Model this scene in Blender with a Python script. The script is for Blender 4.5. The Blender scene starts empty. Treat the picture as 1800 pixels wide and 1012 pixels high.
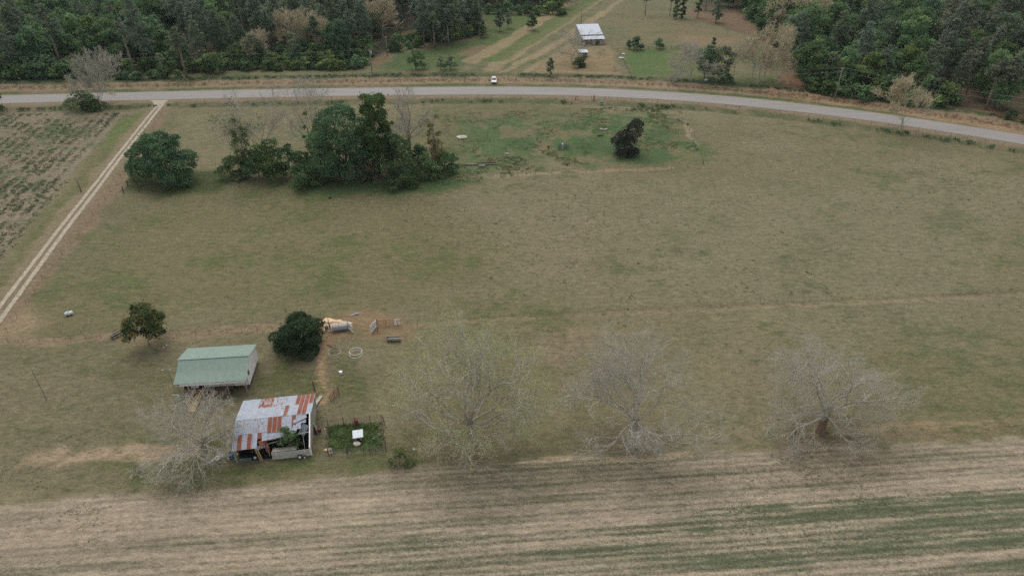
import bpy, math, random
import numpy as np
from mathutils import Vector, Matrix

random.seed(7)
SC = bpy.context.scene
COL = SC.collection

# ------------------------------------------------------------------ camera geometry
F_PX, PITCH, CAM_H = 1200.0, math.radians(33), 70.0
CP, SP = math.cos(PITCH), math.sin(PITCH)

def at(px, py, z=0.0):
    """ground point (metres) seen at a pixel of the 1800 x 1012 photograph"""
    u = (px - 900) / F_PX; v = -(py - 506) / F_PX
    dy = CP + v * SP; dz = -SP + v * CP
    t = (z - CAM_H) / dz
    return Vector((u * t, dy * t, z))

def to_px(x, y, z=0.0):
    d = y * CP - (z - CAM_H) * SP
    up = y * SP + (z - CAM_H) * CP
    return 900 + F_PX * x / d, 506 - F_PX * up / d

def A(pts):
    return [at(*p) for p in pts]

# ------------------------------------------------------------------ colours and materials
def lin(c):
    out = []
    for v in c[:3]:
        v = v / 255.0
        out.append(v / 12.92 if v <= 0.04045 else ((v + 0.055) / 1.055) ** 2.4)
    return tuple(out) + (1.0,)

def nodes_of(name):
    m = bpy.data.materials.new(name); m.use_nodes = True
    nt = m.node_tree
    for n in list(nt.nodes): nt.nodes.remove(n)
    out = nt.nodes.new('ShaderNodeOutputMaterial')
    b = nt.nodes.new('ShaderNodeBsdfPrincipled')
    nt.links.new(b.outputs[0], out.inputs[0])
    return m, nt, b

def N(nt, typ, **kw):
    n = nt.nodes.new(typ)
    for k, v in kw.items():
        if k.startswith('i_'): n.inputs[int(k[2:])].default_value = v
        else: setattr(n, k, v)
    return n

def noise(nt, scale, detail=4, rough=0.6, vec=None, dist=0.0):
    n = nt.nodes.new('ShaderNodeTexNoise')
    n.inputs['Scale'].default_value = scale
    n.inputs['Detail'].default_value = detail
    n.inputs['Roughness'].default_value = rough
    n.inputs['Distortion'].default_value = dist
    if vec is not None: nt.links.new(vec, n.inputs['Vector'])
    return n.outputs[0]

def ramp(nt, fac, lo, hi):
    n = N(nt, 'ShaderNodeMapRange', clamp=True)
    n.inputs['From Min'].default_value = lo; n.inputs['From Max'].default_value = hi
    nt.links.new(fac, n.inputs['Value'])
    return n.outputs[0]

def mixc(nt, fac, a, b, mode='MIX'):
    n = nt.nodes.new('ShaderNodeMix'); n.data_type = 'RGBA'; n.blend_type = mode
    for s, v in ((0, fac), (6, a), (7, b)):
        if isinstance(v, (tuple, float, int)): n.inputs[s].default_value = v
        else: nt.links.new(v, n.inputs[s])
    return n.outputs[2]

def mth(nt, op, a, b=None, c=None, clamp=False):
    n = nt.nodes.new('ShaderNodeMath'); n.operation = op; n.use_clamp = clamp
    for i, v in enumerate((a, b, c)):
        if v is None: continue
        if isinstance(v, (float, int)): n.inputs[i].default_value = v
        else: nt.links.new(v, n.inputs[i])
    return n.outputs[0]

def attr(nt, name):
    return N(nt, 'ShaderNodeAttribute', attribute_name=name)

def simple(name, col, rough=0.8, var=0.25, scale=3.0, metal=0.0, col2=None, bump=0.0, spec=0.3):
    """surface of one colour, weathered by noise"""
    m, nt, b = nodes_of(name)
    tc = N(nt, 'ShaderNodeTexCoord').outputs['Object']
    n = noise(nt, scale, 5, 0.65, tc)
    f = ramp(nt, n, 0.3, 0.7)
    c = lin(col)
    if col2 is None:
        lo = tuple(v * (1 - var) for v in c[:3]) + (1,); hi = tuple(min(1, v * (1 + var)) for v in c[:3]) + (1,)
    else:
        lo, hi = lin(col2), c
    nt.links.new(mixc(nt, f, lo, hi), b.inputs['Base Color'])
    b.inputs['Roughness'].default_value = rough
    b.inputs['Metallic'].default_value = metal
    b.inputs['Specular IOR Level'].default_value = spec
    if bump:
        bp = N(nt, 'ShaderNodeBump'); bp.inputs['Strength'].default_value = bump
        bp.inputs['Distance'].default_value = 0.05
        nt.links.new(n, bp.inputs['Height']); nt.links.new(bp.outputs[0], b.inputs['Normal'])
    return m

def foliage(name, dark, light, dry=None, dryamt=0.0):
    """leaf surface: tone follows each leaf clump's own tint, every tree a little different"""
    m, nt, b = nodes_of(name)
    t = attr(nt, 'tint').outputs['Fac']
    info = N(nt, 'ShaderNodeObjectInfo')
    c = mixc(nt, t, lin(dark), lin(light))
    if dry is not None:
        tc = N(nt, 'ShaderNodeTexCoord').outputs['Object']
        n = noise(nt, 0.55, 3, 0.6, tc)
        k = ramp(nt, n, 0.62 - dryamt * 0.35, 0.72 - dryamt * 0.25)
        c = mixc(nt, k, c, lin(dry))
    hs = N(nt, 'ShaderNodeHueSaturation')
    r = info.outputs['Random']
    nt.links.new(mth(nt, 'MULTIPLY_ADD', r, 0.05, 0.475), hs.inputs['Hue'])
    nt.links.new(mth(nt, 'MULTIPLY_ADD', r, -0.25, 1.08), hs.inputs['Saturation'])
    nt.links.new(mth(nt, 'MULTIPLY_ADD', mth(nt, 'FRACT', mth(nt, 'MULTIPLY', r, 7.3)), 0.5, 0.75), hs.inputs['Value'])
    nt.links.new(c, hs.inputs['Color'])
    nt.links.new(hs.outputs[0], b.inputs['Base Color'])
    b.inputs['Roughness'].default_value = 0.7
    b.inputs['Specular IOR Level'].default_value = 0.2
    tr = N(nt, 'ShaderNodeBsdfTranslucent'); nt.links.new(hs.outputs[0], tr.inputs['Color'])
    ms = N(nt, 'ShaderNodeMixShader'); ms.inputs[0].default_value = 0.38
    out = [n for n in nt.nodes if n.type == 'OUTPUT_MATERIAL'][0]
    nt.links.new(b.outputs[0], ms.inputs[1]); nt.links.new(tr.outputs[0], ms.inputs[2]); nt.links.new(ms.outputs[0], out.inputs[0])
    return m

M = {}
M['bark'] = simple('bark', (112, 98, 84), 0.9, 0.35, 6)
M['pine_bark'] = simple('pine_bark', (128, 112, 100), 0.9, 0.3, 6)
M['pale_bark'] = simple('pale_bark', (166, 158, 142), 0.9, 0.3, 5)
M['grey_twig'] = simple('grey_twig', (174, 169, 153), 0.9, 0.25, 1.5)
M['tan_twig'] = simple('tan_twig', (192, 178, 150), 0.9, 0.25, 1.5)
M['red_bark'] = simple('red_bark', (124, 102, 86), 0.9, 0.3, 4)
M['leaf_wood'] = foliage('leaf_wood', (66, 98, 66), (124, 150, 96))
M['leaf_wood_grey'] = foliage('leaf_wood_grey', (88, 106, 86), (138, 148, 112))
M['leaf_bright'] = foliage('leaf_bright', (76, 108, 68), (140, 160, 96))
M['leaf_oak'] = foliage('leaf_oak', (58, 87, 55), (100, 127, 75))
M['leaf_ball'] = foliage('leaf_ball', (46, 68, 44), (82, 102, 60))
M['leaf_pine'] = foliage('leaf_pine', (88, 106, 88), (136, 148, 116))
M['leaf_pine_brown'] = foliage('leaf_pine_brown', (96, 104, 86), (134, 138, 110))
M['leaf_cedar'] = foliage('leaf_cedar', (50, 54, 44), (92, 90, 74))
M['leaf_bush'] = foliage('leaf_bush', (60, 90, 60), (114, 136, 82))
M['leaf_vine'] = foliage('leaf_vine', (84, 104, 62), (130, 138, 84))
M['leaf_yellow'] = foliage('leaf_yellow', (116, 124, 76), (156, 156, 102))
M['leaf_sprout'] = foliage('leaf_sprout', (134, 142, 86), (174, 178, 114))
M['leaf_autumn'] = foliage('leaf_autumn', (52, 74, 44), (104, 116, 68), (150, 130, 84), 0.30)
M['leaf_dry'] = foliage('leaf_dry', (118, 114, 80), (156, 148, 108))
M['road'] = None
M['white_paint'] = simple('white_paint', (196, 190, 182), 0.55, 0.12, 2)
M['white_metal'] = simple('white_metal', (214, 214, 210), 0.45, 0.1, 2)
M['tank_white'] = simple('tank_white', (214, 218, 218), 0.4, 0.1, 2)
M['black_rubber'] = simple('black_rubber', (36, 36, 36), 0.8, 0.2, 4)
M['dark_metal'] = simple('dark_metal', (52, 54, 60), 0.5, 0.25, 3)
M['rust_metal'] = simple('rust_metal', (116, 70, 54), 0.85, 0.3, 3)
M['galv'] = simple('galv', (172, 180, 184), 0.4, 0.15, 2, 0.2)
M['dull_tin'] = simple('dull_tin', (122, 128, 124), 0.55, 0.2, 2)
M['lumber'] = simple('lumber', (178, 150, 106), 0.8, 0.18, 3)
M['grey_wood'] = simple('grey_wood', (158, 152, 140), 0.85, 0.25, 3)
M['brown_wood'] = simple('brown_wood', (112, 88, 70), 0.85, 0.3, 3)
M['post_wood'] = simple('post_wood', (96, 80, 66), 0.9, 0.3, 3)
M['pole_wood'] = simple('pole_wood', (136, 126, 112), 0.9, 0.2, 3)
M['dark_gap'] = simple('dark_gap', (40, 34, 32), 0.9, 0.3, 3)
M['glass'] = simple('glass', (44, 52, 60), 0.12, 0.1, 1, 0, None, 0, 0.6)
M['blue_plastic'] = simple('blue_plastic', (22, 72, 122), 0.45, 0.15, 3)
M['teal_plastic'] = simple('teal_plastic', (66, 130, 124), 0.5, 0.15, 3)
M['tan_plastic'] = simple('tan_plastic', (186, 172, 160), 0.6, 0.15, 3)
M['orange_clay'] = simple('orange_clay', (150, 96, 68), 0.9, 0.3, 3)
M['sand'] = simple('sand', (204, 176, 140), 0.95, 0.15, 1.2, bump=0.6)
M['stone'] = simple('stone', (150, 142, 128), 0.9, 0.25, 2)
M['wire'] = simple('wire', (128, 128, 122), 0.6, 0.1, 2)
M['lawn_wire'] = simple('lawn_wire', (120, 112, 100), 0.7, 0.15, 2)
M['shingle'] = simple('shingle', (132, 138, 132), 0.8, 0.2, 2)

# ------------------------------------------------------------------ mesh builder
class MB:
    def __init__(self):
        self.v = []; self.f = []; self.t = []
    def face(self, pts, t=0.5):
        i = len(self.v); self.v += [tuple(p) for p in pts]
        self.f.append(tuple(range(i, i + len(pts)))); self.t.append(t)
    def box(self, c, s, rz=0.0, t=0.5, mat=None):
        hx, hy, hz = s[0] / 2, s[1] / 2, s[2] / 2
        R = Matrix.Rotation(rz, 3, 'Z') if mat is None else mat
        c = Vector(c); i = len(self.v)
        for z in (-hz, hz):
            for x, y in ((-hx, -hy), (hx, -hy), (hx, hy), (-hx, hy)):
                self.v.append(tuple(c + R @ Vector((x, y, z))))
        for q in ((0, 3, 2, 1), (4, 5, 6, 7), (0, 1, 5, 4), (1, 2, 6, 5), (2, 3, 7, 6), (3, 0, 4, 7)):
            self.f.append(tuple(i + k for k in q)); self.t.append(t)
        return self
    def beam(self, p, q, w=0.1, h=0.1, t=0.5):
        p, q = Vector(p), Vector(q); d = q - p; L = d.length
        z = d.normalized(); up = Vector((0, 0, 1)) if abs(z.z) < 0.9 else Vector((0, 1, 0))
        x = up.cross(z).normalized(); y = z.cross(x)
        R = Matrix((x, y, z)).transposed()
        return self.box((p + q) / 2, (w, h, L), 0, t, R)
    def tube(self, pts, rad, n=6, t=0.5, caps=True):
        pts = [Vector(p) for p in pts]
        if isinstance(rad, (int, float)): rad = [rad] * len(pts)
        i0 = len(self.v); prev = None
        for k, p in enumerate(pts):
            d = (pts[min(k + 1, len(pts) - 1)] - pts[max(k - 1, 0)])
            if d.length < 1e-6: d = Vector((0, 0, 1))
            d.normalize()
            a = Vector((1, 0, 0)) if prev is None and abs(d.x) < 0.8 else (Vector((0, 1, 0)) if prev is None else prev)
            x = (a - d * a.dot(d))
            if x.length < 1e-4: x = d.orthogonal()
            x.normalize(); y = d.cross(x); prev = x
            for j in range(n):
                an = 2 * math.pi * j / n
                self.v.append(tuple(p + (x * math.cos(an) + y * math.sin(an)) * rad[k]))
        for k in range(len(pts) - 1):
            for j in range(n):
                a = i0 + k * n + j; b = i0 + k * n + (j + 1) % n
                self.f.append((a, b, b + n, a + n)); self.t.append(t)
        if caps:
            self.f.append(tuple(i0 + j for j in reversed(range(n)))); self.t.append(t)
            e = i0 + (len(pts) - 1) * n
            self.f.append(tuple(e + j for j in range(n))); self.t.append(t)
        return self
    def ring(self, c, R, r, n=24, m=5, nrm=(0, 0, 1), t=0.5):
        c = Vector(c); nz = Vector(nrm).normalized(); x = nz.orthogonal().normalized(); y = nz.cross(x)
        i0 = len(self.v)
        for k in range(n):
            a = 2 * math.pi * k / n; rad = x * math.cos(a) + y * math.sin(a)
            for j in range(m):
                b = 2 * math.pi * j / m
                self.v.append(tuple(c + rad * (R + r * math.cos(b)) + nz * r * math.sin(b)))
        for k in range(n):
            for j in range(m):
                a = i0 + k * m + j; b = i0 + k * m + (j + 1) % m
                c2 = i0 + ((k + 1) % n) * m + (j + 1) % m; d = i0 + ((k + 1) % n) * m + j
                self.f.append((a, d, c2, b)); self.t.append(t)
        return self
    def prism(self, poly, y0, y1, axis='y', t=0.5):
        """closed outline extruded; poly in (x,z) for axis y, (y,z) for axis x, (x,y) for axis z"""
        def P(a, b, c):
            return {'y': (a, c, b), 'x': (c, a, b), 'z': (a, b, c)}[axis]
        n = len(poly); i = len(self.v)
        for c in (y0, y1):
            for a, b in poly: self.v.append(P(a, b, c))
        self.f.append(tuple(i + k for k in range(n))); self.t.append(t)
        self.f.append(tuple(i + n + k for k in reversed(range(n)))); self.t.append(t)
        for k in range(n):
            self.f.append((i + k, i + n + k, i + n + (k + 1) % n, i + (k + 1) % n)); self.t.append(t)
        return self
    def mesh(self, name, mat, smooth=False):
        me = bpy.data.meshes.new(name)
        me.from_pydata(self.v, [], self.f); me.update()
        a = me.attributes.new('tint', 'FLOAT', 'FACE'); a.data.foreach_set('value', self.t)
        if mat: me.materials.append(mat)
        if smooth: me.polygons.foreach_set('use_smooth', [True] * len(me.polygons))
        return me
    def build(self, name, mat, parent=None, loc=None, smooth=False, rz=0):
        return link(name, self.mesh(name, mat, smooth), parent, loc, rz)

def link(name, me, parent=None, loc=None, rz=0):
    o = bpy.data.objects.new(name, me); COL.objects.link(o)
    if parent: o.parent = parent
    if loc is not None: o.location = loc
    if rz: o.rotation_euler = (0, 0, rz)
    return o

def quads_mesh(name, V, tint, mat, k=4):
    """V: (n,k,3) separate faces"""
    n = V.shape[0]
    me = bpy.data.meshes.new(name)
    me.vertices.add(n * k); me.vertices.foreach_set('co', V.reshape(-1).astype(np.float32))
    me.loops.add(n * k); me.loops.foreach_set('vertex_index', np.arange(n * k, dtype=np.int32))
    me.polygons.add(n); me.polygons.foreach_set('loop_start', np.arange(0, n * k, k, dtype=np.int32))
    me.update(calc_edges=True)
    a = me.attributes.new('tint', 'FLOAT', 'FACE'); a.data.foreach_set('value', tint.astype(np.float32))
    me.materials.append(mat)
    return me

def tag(o, label=None, cat=None, group=None, kind=None):
    if label: o['label'] = label
    if cat: o['category'] = cat
    if group: o['group'] = group
    if kind: o['kind'] = kind
    return o

def thing(name, label, cat, loc=(0, 0, 0), rz=0.0, group=None):
    o = bpy.data.objects.new(name, None); COL.objects.link(o)
    o.empty_display_size = 0.5
    o.location = loc; o.rotation_euler = (0, 0, rz)
    return tag(o, label, cat, group)

def dup(root, loc, rz=0.0, scale=1.0, label=None, group=None):
    r = root.copy(); COL.objects.link(r); r.location = loc; r.rotation_euler = (0, 0, rz)
    r.scale = (scale, scale, scale) if isinstance(scale, (int, float)) else scale
    if label: r['label'] = label
    if group: r['group'] = group
    for ch in list(root.children):
        c = ch.copy(); COL.objects.link(c); c.parent = r
        for g in list(ch.children):
            d = g.copy(); COL.objects.link(d); d.parent = c
    return r

# ------------------------------------------------------------------ numpy noise
def hash2(ix, iy, s):
    h = (ix.astype(np.int64) * 374761393 + iy.astype(np.int64) * 668265263 + s * 974634777) & 0xffffffff
    h = ((h ^ (h >> 13)) * 1274126177) & 0xffffffff
    h = (h ^ (h >> 16)) & 0xffffffff
    return h / 4294967295.0

def vnoise(x, y, cell, seed=0, octs=3):
    tot = np.zeros_like(x); amp = 1.0; s = 0.0
    for o in range(octs):
        u = x / cell; v = y / cell
        ix = np.floor(u); iy = np.floor(v); fx = u - ix; fy = v - iy
        fx = fx * fx * (3 - 2 * fx); fy = fy * fy * (3 - 2 * fy)
        a = hash2(ix, iy, seed + o); b = hash2(ix + 1, iy, seed + o)
        c = hash2(ix, iy + 1, seed + o); d = hash2(ix + 1, iy + 1, seed + o)
        tot += amp * ((a * (1 - fx) + b * fx) * (1 - fy) + (c * (1 - fx) + d * fx) * fy)
        s += amp; amp *= 0.55; cell *= 0.5
    return tot / s

def inside(poly, X, Y):
    r = np.zeros(X.shape, bool); n = len(poly)
    for i in range(n):
        x1, y1 = poly[i][:2]; x2, y2 = poly[(i + 1) % n][:2]
        if y1 == y2: continue
        c = ((y1 > Y) != (y2 > Y)) & (X < (x2 - x1) * (Y - y1) / (y2 - y1) + x1)
        r ^= c
    return r

def dist_line(pts, X, Y):
    d = np.full(X.shape, 1e9)
    for (x1, y1), (x2, y2) in zip([p[:2] for p in pts[:-1]], [p[:2] for p in pts[1:]]):
        dx, dy = x2 - x1, y2 - y1; L = dx * dx + dy * dy
        t = np.clip(((X - x1) * dx + (Y - y1) * dy) / L, 0, 1)
        d = np.minimum(d, np.hypot(X - x1 - t * dx, Y - y1 - t * dy))
    return d

def sstep(a, b, x):
    t = np.clip((x - a) / (b - a), 0, 1); return t * t * (3 - 2 * t)

# ------------------------------------------------------------------ road centre line (world)
ROAD_TOP = [(-500, 176), (-200, 172), (30, 169), (187, 163.8), (287, 161.2), (450, 158), (675, 154.5), (900, 152.3), (1000, 153.3), (1125, 158), (1250, 165), (1350, 175.5), (1500, 192), (1650, 214), (1800, 236.5), (1950, 263), (2150, 305), (2500, 380)]
ROAD_BOT = [(-500, 189), (-200, 184), (30, 180.5), (187, 177.5), (287, 175.2), (450, 171), (675, 167.3), (900, 165.2), (1000, 166.5), (1125, 173.5), (1250, 179.5), (1350, 188.5), (1500, 208), (1650, 229), (1800, 252), (1950, 280), (2150, 324), (2500, 400)]
def resample(pts, step):
    P = [Vector(p) for p in pts]; out = [P[0].copy()]; acc = 0
    for a, b in zip(P[:-1], P[1:]):
        L = (b - a).length; n = max(1, int(round(L / step)))
        for k in range(1, n + 1): out.append(a.lerp(b, k / n))
    return out
mid = [(at(a[0], a[1]) + at(b[0], b[1])) / 2 for a, b in zip(ROAD_TOP, ROAD_BOT)]
def smooth_line(P, it=3, step=6):
    P = resample(P, step)
    for _ in range(it):
        Q = [P[0]] + [(P[i - 1] + P[i] * 2 + P[i + 1]) / 4 for i in range(1, len(P) - 1)] + [P[-1]]
        P = Q
    return P
ROAD = smooth_line(mid, 40, 4)
ROAD_W = 4.25

# ------------------------------------------------------------------ ground
def build_ground():
    ys = np.concatenate([[-3000, -800, -200, -40, 10, 30], np.arange(42, 125, 0.42), np.arange(125, 250, 0.75), np.arange(250, 460, 1.5), [470, 500, 560, 650, 800, 1100, 1600, 2500, 4000]])
    xs = np.concatenate([[-4000, -2000, -1000, -600, -420], np.arange(-330, -170, 2.0), np.arange(-170, -90, 1.0), np.arange(-90, 90.01, 0.5), np.arange(91, 180, 1.0), np.arange(180, 330, 2.0), [350, 420, 600, 1000, 2000, 4000]])
    X, Y = np.meshgrid(xs, ys)
    ny, nx = X.shape
    d = Y * CP + CAM_H * SP; d = np.where(d < 8, 8, d)
    PX = 900 + F_PX * X / d; PY = 506 - F_PX * (Y * SP - CAM_H * CP) / d
    # ragged edges: shift lookup position by world-space noise
    JX = (vnoise(X, Y, 7, 11) - .5) * 3.2; JY = (vnoise(X, Y, 7, 12) - .5) * 3.2
    XJ, YJ = X + JX, Y + JY
    colA = np.zeros(X.shape + (4,)); colB = np.zeros(X.shape + (4,))
    big = vnoise(X, Y, 38, 1, 3); med = vnoise(X, Y, 9, 2, 3); sm = vnoise(X, Y, 2.6, 3, 2)
    a1, a2 = np.array(lin((115, 107, 82))[:3]), np.array(lin((104, 98, 71))[:3])
    k = sstep(.3, .7, big)[..., None]
    colA[..., :3] = a1 * (1 - k) + a2 * k
    colB[..., :3] = np.array(lin((90, 93, 62))[:3])
    colB[..., 3] = 0.37 + (big - .5) * .25 + (med - .5) * .48 + (sm - .5) * .40
    colA[..., 3] = 0.0
    def paint(mask, ca=None, cb=None, cov=None, row=None, covn=0.35):
        m = mask[..., None]
        if ca is not None: colA[..., :3] = colA[..., :3] * (1 - m) + np.array(lin(ca)[:3]) * m
        if cb is not None: colB[..., :3] = colB[..., :3] * (1 - m) + np.array(lin(cb)[:3]) * m
        if cov is not None:
            colB[..., 3] = colB[..., 3] * (1 - mask) + (cov + (med - .5) * covn + (sm - .5) * covn * .6) * mask
        if row is not None: colA[..., 3] = colA[..., 3] * (1 - mask) + row * mask
    def poly(pts, soft=0.0, jit=True, nz=0.0):
        P = [at(*p) for p in pts]
        xx, yy = (XJ, YJ) if jit else (X, Y)
        m = inside(P, xx, yy).astype(float)
        if soft > 0:
            dl = dist_line(P + [P[0]], xx, yy)
            m = np.where(m > 0, sstep(0, soft, dl), 0)
        if nz: m = m * sstep(nz - .12, nz + .12, med * .6 + sm * .4)
        return m
    def line(pts, w, soft=1.0, world=False, jit=True, nz=0.0):
        P = pts if world else [at(*p) for p in pts]
        xx, yy = (XJ, YJ) if jit else (X, Y)
        m = 1 - sstep(w, w + soft, dist_line(P, xx, yy))
        if nz: m = m * sstep(nz - .12, nz + .12, med * .5 + sm * .5)
        return m
    # pasture tone: greener at left and round the middle, drier at right
    paint(poly([(60, 590), (230, 340), (300, 200), (820, 330), (980, 470), (760, 560), (560, 575)], 14), (107, 100, 73), (88, 93, 58), 0.42, None, .5)
    paint(poly([(1000, 300), (1800, 290), (1900, 720), (1100, 560)], 20), (115, 108, 83), (94, 96, 68), 0.39, None, .45)
    paint(poly([(300, 195), (560, 190), (520, 330), (330, 345), (260, 330)], 6), (113, 106, 80), (92, 96, 66), 0.40)
    # beyond the road
    far = poly([(-400, 176), (300, 160), (900, 150), (1300, 168), (1500, 190), (1850, 245), (2300, 300), (2300, -60), (-400, -60)], 0, False)
    paint(far, (108, 102, 76), (82, 92, 58), 0.45)
    # forest floors
    wood = [(-300, 150), (60, 143), (240, 138), (400, 126), (640, 126), (662, 105), (740, 60), (850, 66), (852, -40), (-300, -40)]
    paint(poly(wood, 3), (72, 62, 50), (52, 58, 40), 0.5)
    paint(poly([(845, 22), (985, 24), (1020, -5), (1020, -40), (845, -40)], 2), (70, 62, 50), (52, 60, 42), 0.5)
    paint(poly([(1240, -40), (1210, 30), (1300, 60), (1345, 80), (1370, 130), (1400, 162), (1500, 178), (1640, 196), (1900, 250), (2300, 280), (2300, -40)], 4), (88, 74, 58), (64, 64, 46), 0.45)
    paint(poly([(1195, 18), (1300, 22), (1340, 50), (1330, 66), (1270, 48), (1215, 36)], 3), (112, 92, 72), (96, 90, 66), 0.4)
    paint(poly([(1340, 140), (1400, 120), (1470, 165), (1400, 168)], 2), (120, 90, 70), (98, 84, 62), 0.4)
    paint(poly([(1660, 185), (1800, 200), (1900, 240), (1760, 228), (1640, 200)], 2), (140, 100, 72), (100, 84, 60), 0.35)
    # red lane between the pines
    paint(poly([(640, 118), (672, 92), (708, 55), (738, 50), (720, 80), (690, 96), (672, 118)], 1.5), (110, 92, 70), (94, 88, 62), 0.4)
    paint(poly([(665, 118), (700, 90), (740, 88), (860, 60), (900, 60), (860, 100), (800, 128), (660, 124)], 4), (96, 98, 64), (70, 88, 50), 0.6)
    paint(poly([(790, 100), (840, 78), (870, 80), (830, 100)], 2), (112, 98, 74), (98, 92, 66), 0.4)
    paint(poly([(700, 128), (780, 124), (770, 132), (700, 134)], 1.5), (114, 98, 74), (98, 92, 64), 0.4)
    # meadow between the woods with mown swaths
    paint(poly([(850, 24), (985, 26), (900, 80), (850, 100), (845, 60)], 4), (96, 100, 64), (76, 92, 52), 0.55)
    for (p, w) in (([(862, 122), (955, 62), (1082, -20)], 2.2), ([(875, 132), (1010, 62), (1100, -5)], .5), ([(905, 112), (985, 72), (1060, 20)], .6), ([(830, 108), (900, 68), (985, 12), (1010, -10)], 2.6), ([(925, 128), (1000, 80)], .5)):
        paint(line(p, w, 1.6) * .8, (138, 122, 94), (118, 110, 80), 0.3)
    paint(line([(868, 105), (940, 66), (1050, -6)], 2.5, 3) * .8, (98, 102, 66), (84, 98, 54), 0.6)
    # yard of the far barn
    paint(poly([(930, 130), (940, 112), (985, 80), (1075, 78), (1100, 130), (1095, 138), (930, 136)], 3), (128, 112, 84), (108, 102, 70), 0.35)
    paint(poly([(1080, 8), (1240, 40), (1330, 70), (1320, 100), (1200, 82), (1090, 70), (1060, 30)], 8), (112, 102, 76), (90, 96, 62), 0.42)
    paint(poly([(1180, 60), (1310, 62), (1300, 95), (1195, 80)], 6) * .7, (128, 108, 84), (104, 98, 70), 0.35)
    # green paddock
    paint(poly([(1085, 86), (1185, 86), (1200, 96), (1200, 110), (1310, 128), (1370, 134), (1390, 160), (1260, 150), (1112, 142)], 2.0), (100, 100, 68), (80, 94, 54), 0.5)
    paint(poly([(1090, 86), (1180, 88), (1180, 130), (1110, 136)], 3), (92, 102, 64), (74, 96, 52), 0.55)
    # road verges
    R = [p for p in ROAD]
    nrm = []
    for i, p in enumerate(R):
        t = (R[min(i + 1, len(R) - 1)] - R[max(i - 1, 0)]).normalized(); nrm.append(Vector((-t.y, t.x, 0)))
    def off(o): return [p + n * o for p, n in zip(R, nrm)]
    paint(line(off(0), 10, 4, True) , (112, 100, 78), (92, 92, 62), 0.42)
    paint(line(off(12.5), 3.2, 2.5, True), (124, 110, 88), (100, 94, 70), 0.42)
    paint(line(off(13), 2.4, 2, True, nz=.4), (134, 116, 92), (108, 98, 74), 0.42)
    paint(line(off(6.2), 1.0, 1.2, True, nz=.42), (96, 98, 64), (78, 90, 52), 0.6)
    paint(line(off(19), 1.8, 1.6, True, nz=.40), (84, 86, 60), (70, 78, 50), 0.55)
    paint(line(off(-6.0), .9, 1.0, True), (126, 110, 90), (106, 98, 74), 0.4)
    paint(line(off(-10.5), 1.2, 1.5, True, nz=.40), (94, 94, 66), (80, 86, 56), 0.5)
    # broomsedge beyond the road on the right
    sedge = poly([(1340, 150), (1500, 168), (1700, 205), (1850, 240), (1850, 262), (1700, 222), (1500, 190), (1340, 172)], 2)
    paint(sedge, (140, 116, 90), (112, 98, 74), 0.42)
    # rank dark green right of the grove; darker ground before it and under the oak
    paint(poly([(770, 200), (1200, 182), (1230, 270), (1000, 292), (860, 318), (700, 345), (500, 345), (520, 300), (760, 290)], 15, nz=.38), (98, 101, 70), (74, 92, 56), 0.60)
    paint(poly([(850, 195), (1180, 190), (1210, 250), (860, 270)], 10, nz=.48), (90, 98, 62), (66, 88, 52), 0.58)
    paint(poly([(440, 322), (800, 305), (870, 320), (760, 348), (560, 352)], 5), (88, 94, 62), (66, 84, 50), 0.6)  # darker green along the front of the grove
    paint(line([(1040, 268), (1180, 262)], 7, 5, nz=.36), (90, 97, 62), (68, 88, 52), 0.55)
    paint(line([(230, 318), (350, 322)], 5, 4), (84, 86, 56), (64, 74, 42), 0.55)  # darker ground under the broad oak
    paint(line([(1208, 222), (1222, 258)], .5, .7), (136, 122, 98))
    paint(line([(870, 310), (1000, 302), (1180, 296)], .35, .9) * .7, (140, 126, 98))
    # weedy field at left
    fld = [(-500, 200), (60, 196), (205, 194), (250, 196), (200, 235), (100, 340), (40, 420), (-40, 520), (-500, 900)]
    paint(poly(fld, 3, False), (120, 108, 90), (84, 92, 64), 0.46, 0.0, .5)
    tr0, tr1 = at(112, 392), at(270, 192); tu = (tr1 - tr0).normalized(); tw = Vector((-tu.y, tu.x, 0))
    Q = (X - tr0.x) * tw.x + (Y - tr0.y) * tw.y
    rowm = poly(fld, 3, False) * (.5 + .5 * np.sin(Q * 2 * np.pi / 2.6 + (med - .5) * 2.5))
    paint(rowm * .7, (132, 120, 102), (96, 102, 72), 0.36)
    paint(poly([(-500, 200), (200, 194), (170, 240), (60, 300), (-500, 700)], 10, False) * .6, (114, 104, 84), (76, 88, 54), 0.50)
    paint(line([(258, 205), (170, 300), (100, 390), (40, 470), (-60, 580)], 2.2, 2.5), (102, 98, 68), (86, 92, 52), 0.5)
    paint(poly([(205, 200), (262, 196), (200, 265), (170, 265)], 2), (98, 102, 66), (84, 98, 54), 0.5)
    paint(line([(290, 176), (230, 245), (170, 326), (112, 394), (55, 470), (-10, 560)], 2.4, 1.6), (122, 110, 86), (100, 98, 70), 0.35)
    # strip with the fence right of the track
    paint(line([(286, 195), (232, 282), (196, 335), (120, 430), (60, 500), (0, 592)], 1.2, 1.2), (120, 104, 82), (90, 88, 58), 0.4)
    paint(poly([(-60, 600), (0, 560), (60, 520), (110, 560), (60, 600), (0, 612)], 4), (132, 116, 90), (104, 98, 66), 0.35)
    # yard round the buildings
    paint(poly([(-200, 612), (200, 602), (560, 584), (640, 600), (700, 820), (600, 835), (300, 850), (-200, 885)], 4), (107, 100, 76), (88, 90, 58), 0.42, None, .5)
    paint(poly([(-100, 640), (200, 625), (300, 680), (200, 760), (-100, 790)], 12), (112, 103, 79), (94, 94, 66), 0.42)
    paint(poly([(100, 700), (330, 720), (400, 830), (250, 852), (-100, 870), (-100, 850), (200, 820)], 8), (96, 92, 66), (78, 82, 50), 0.5)
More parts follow.
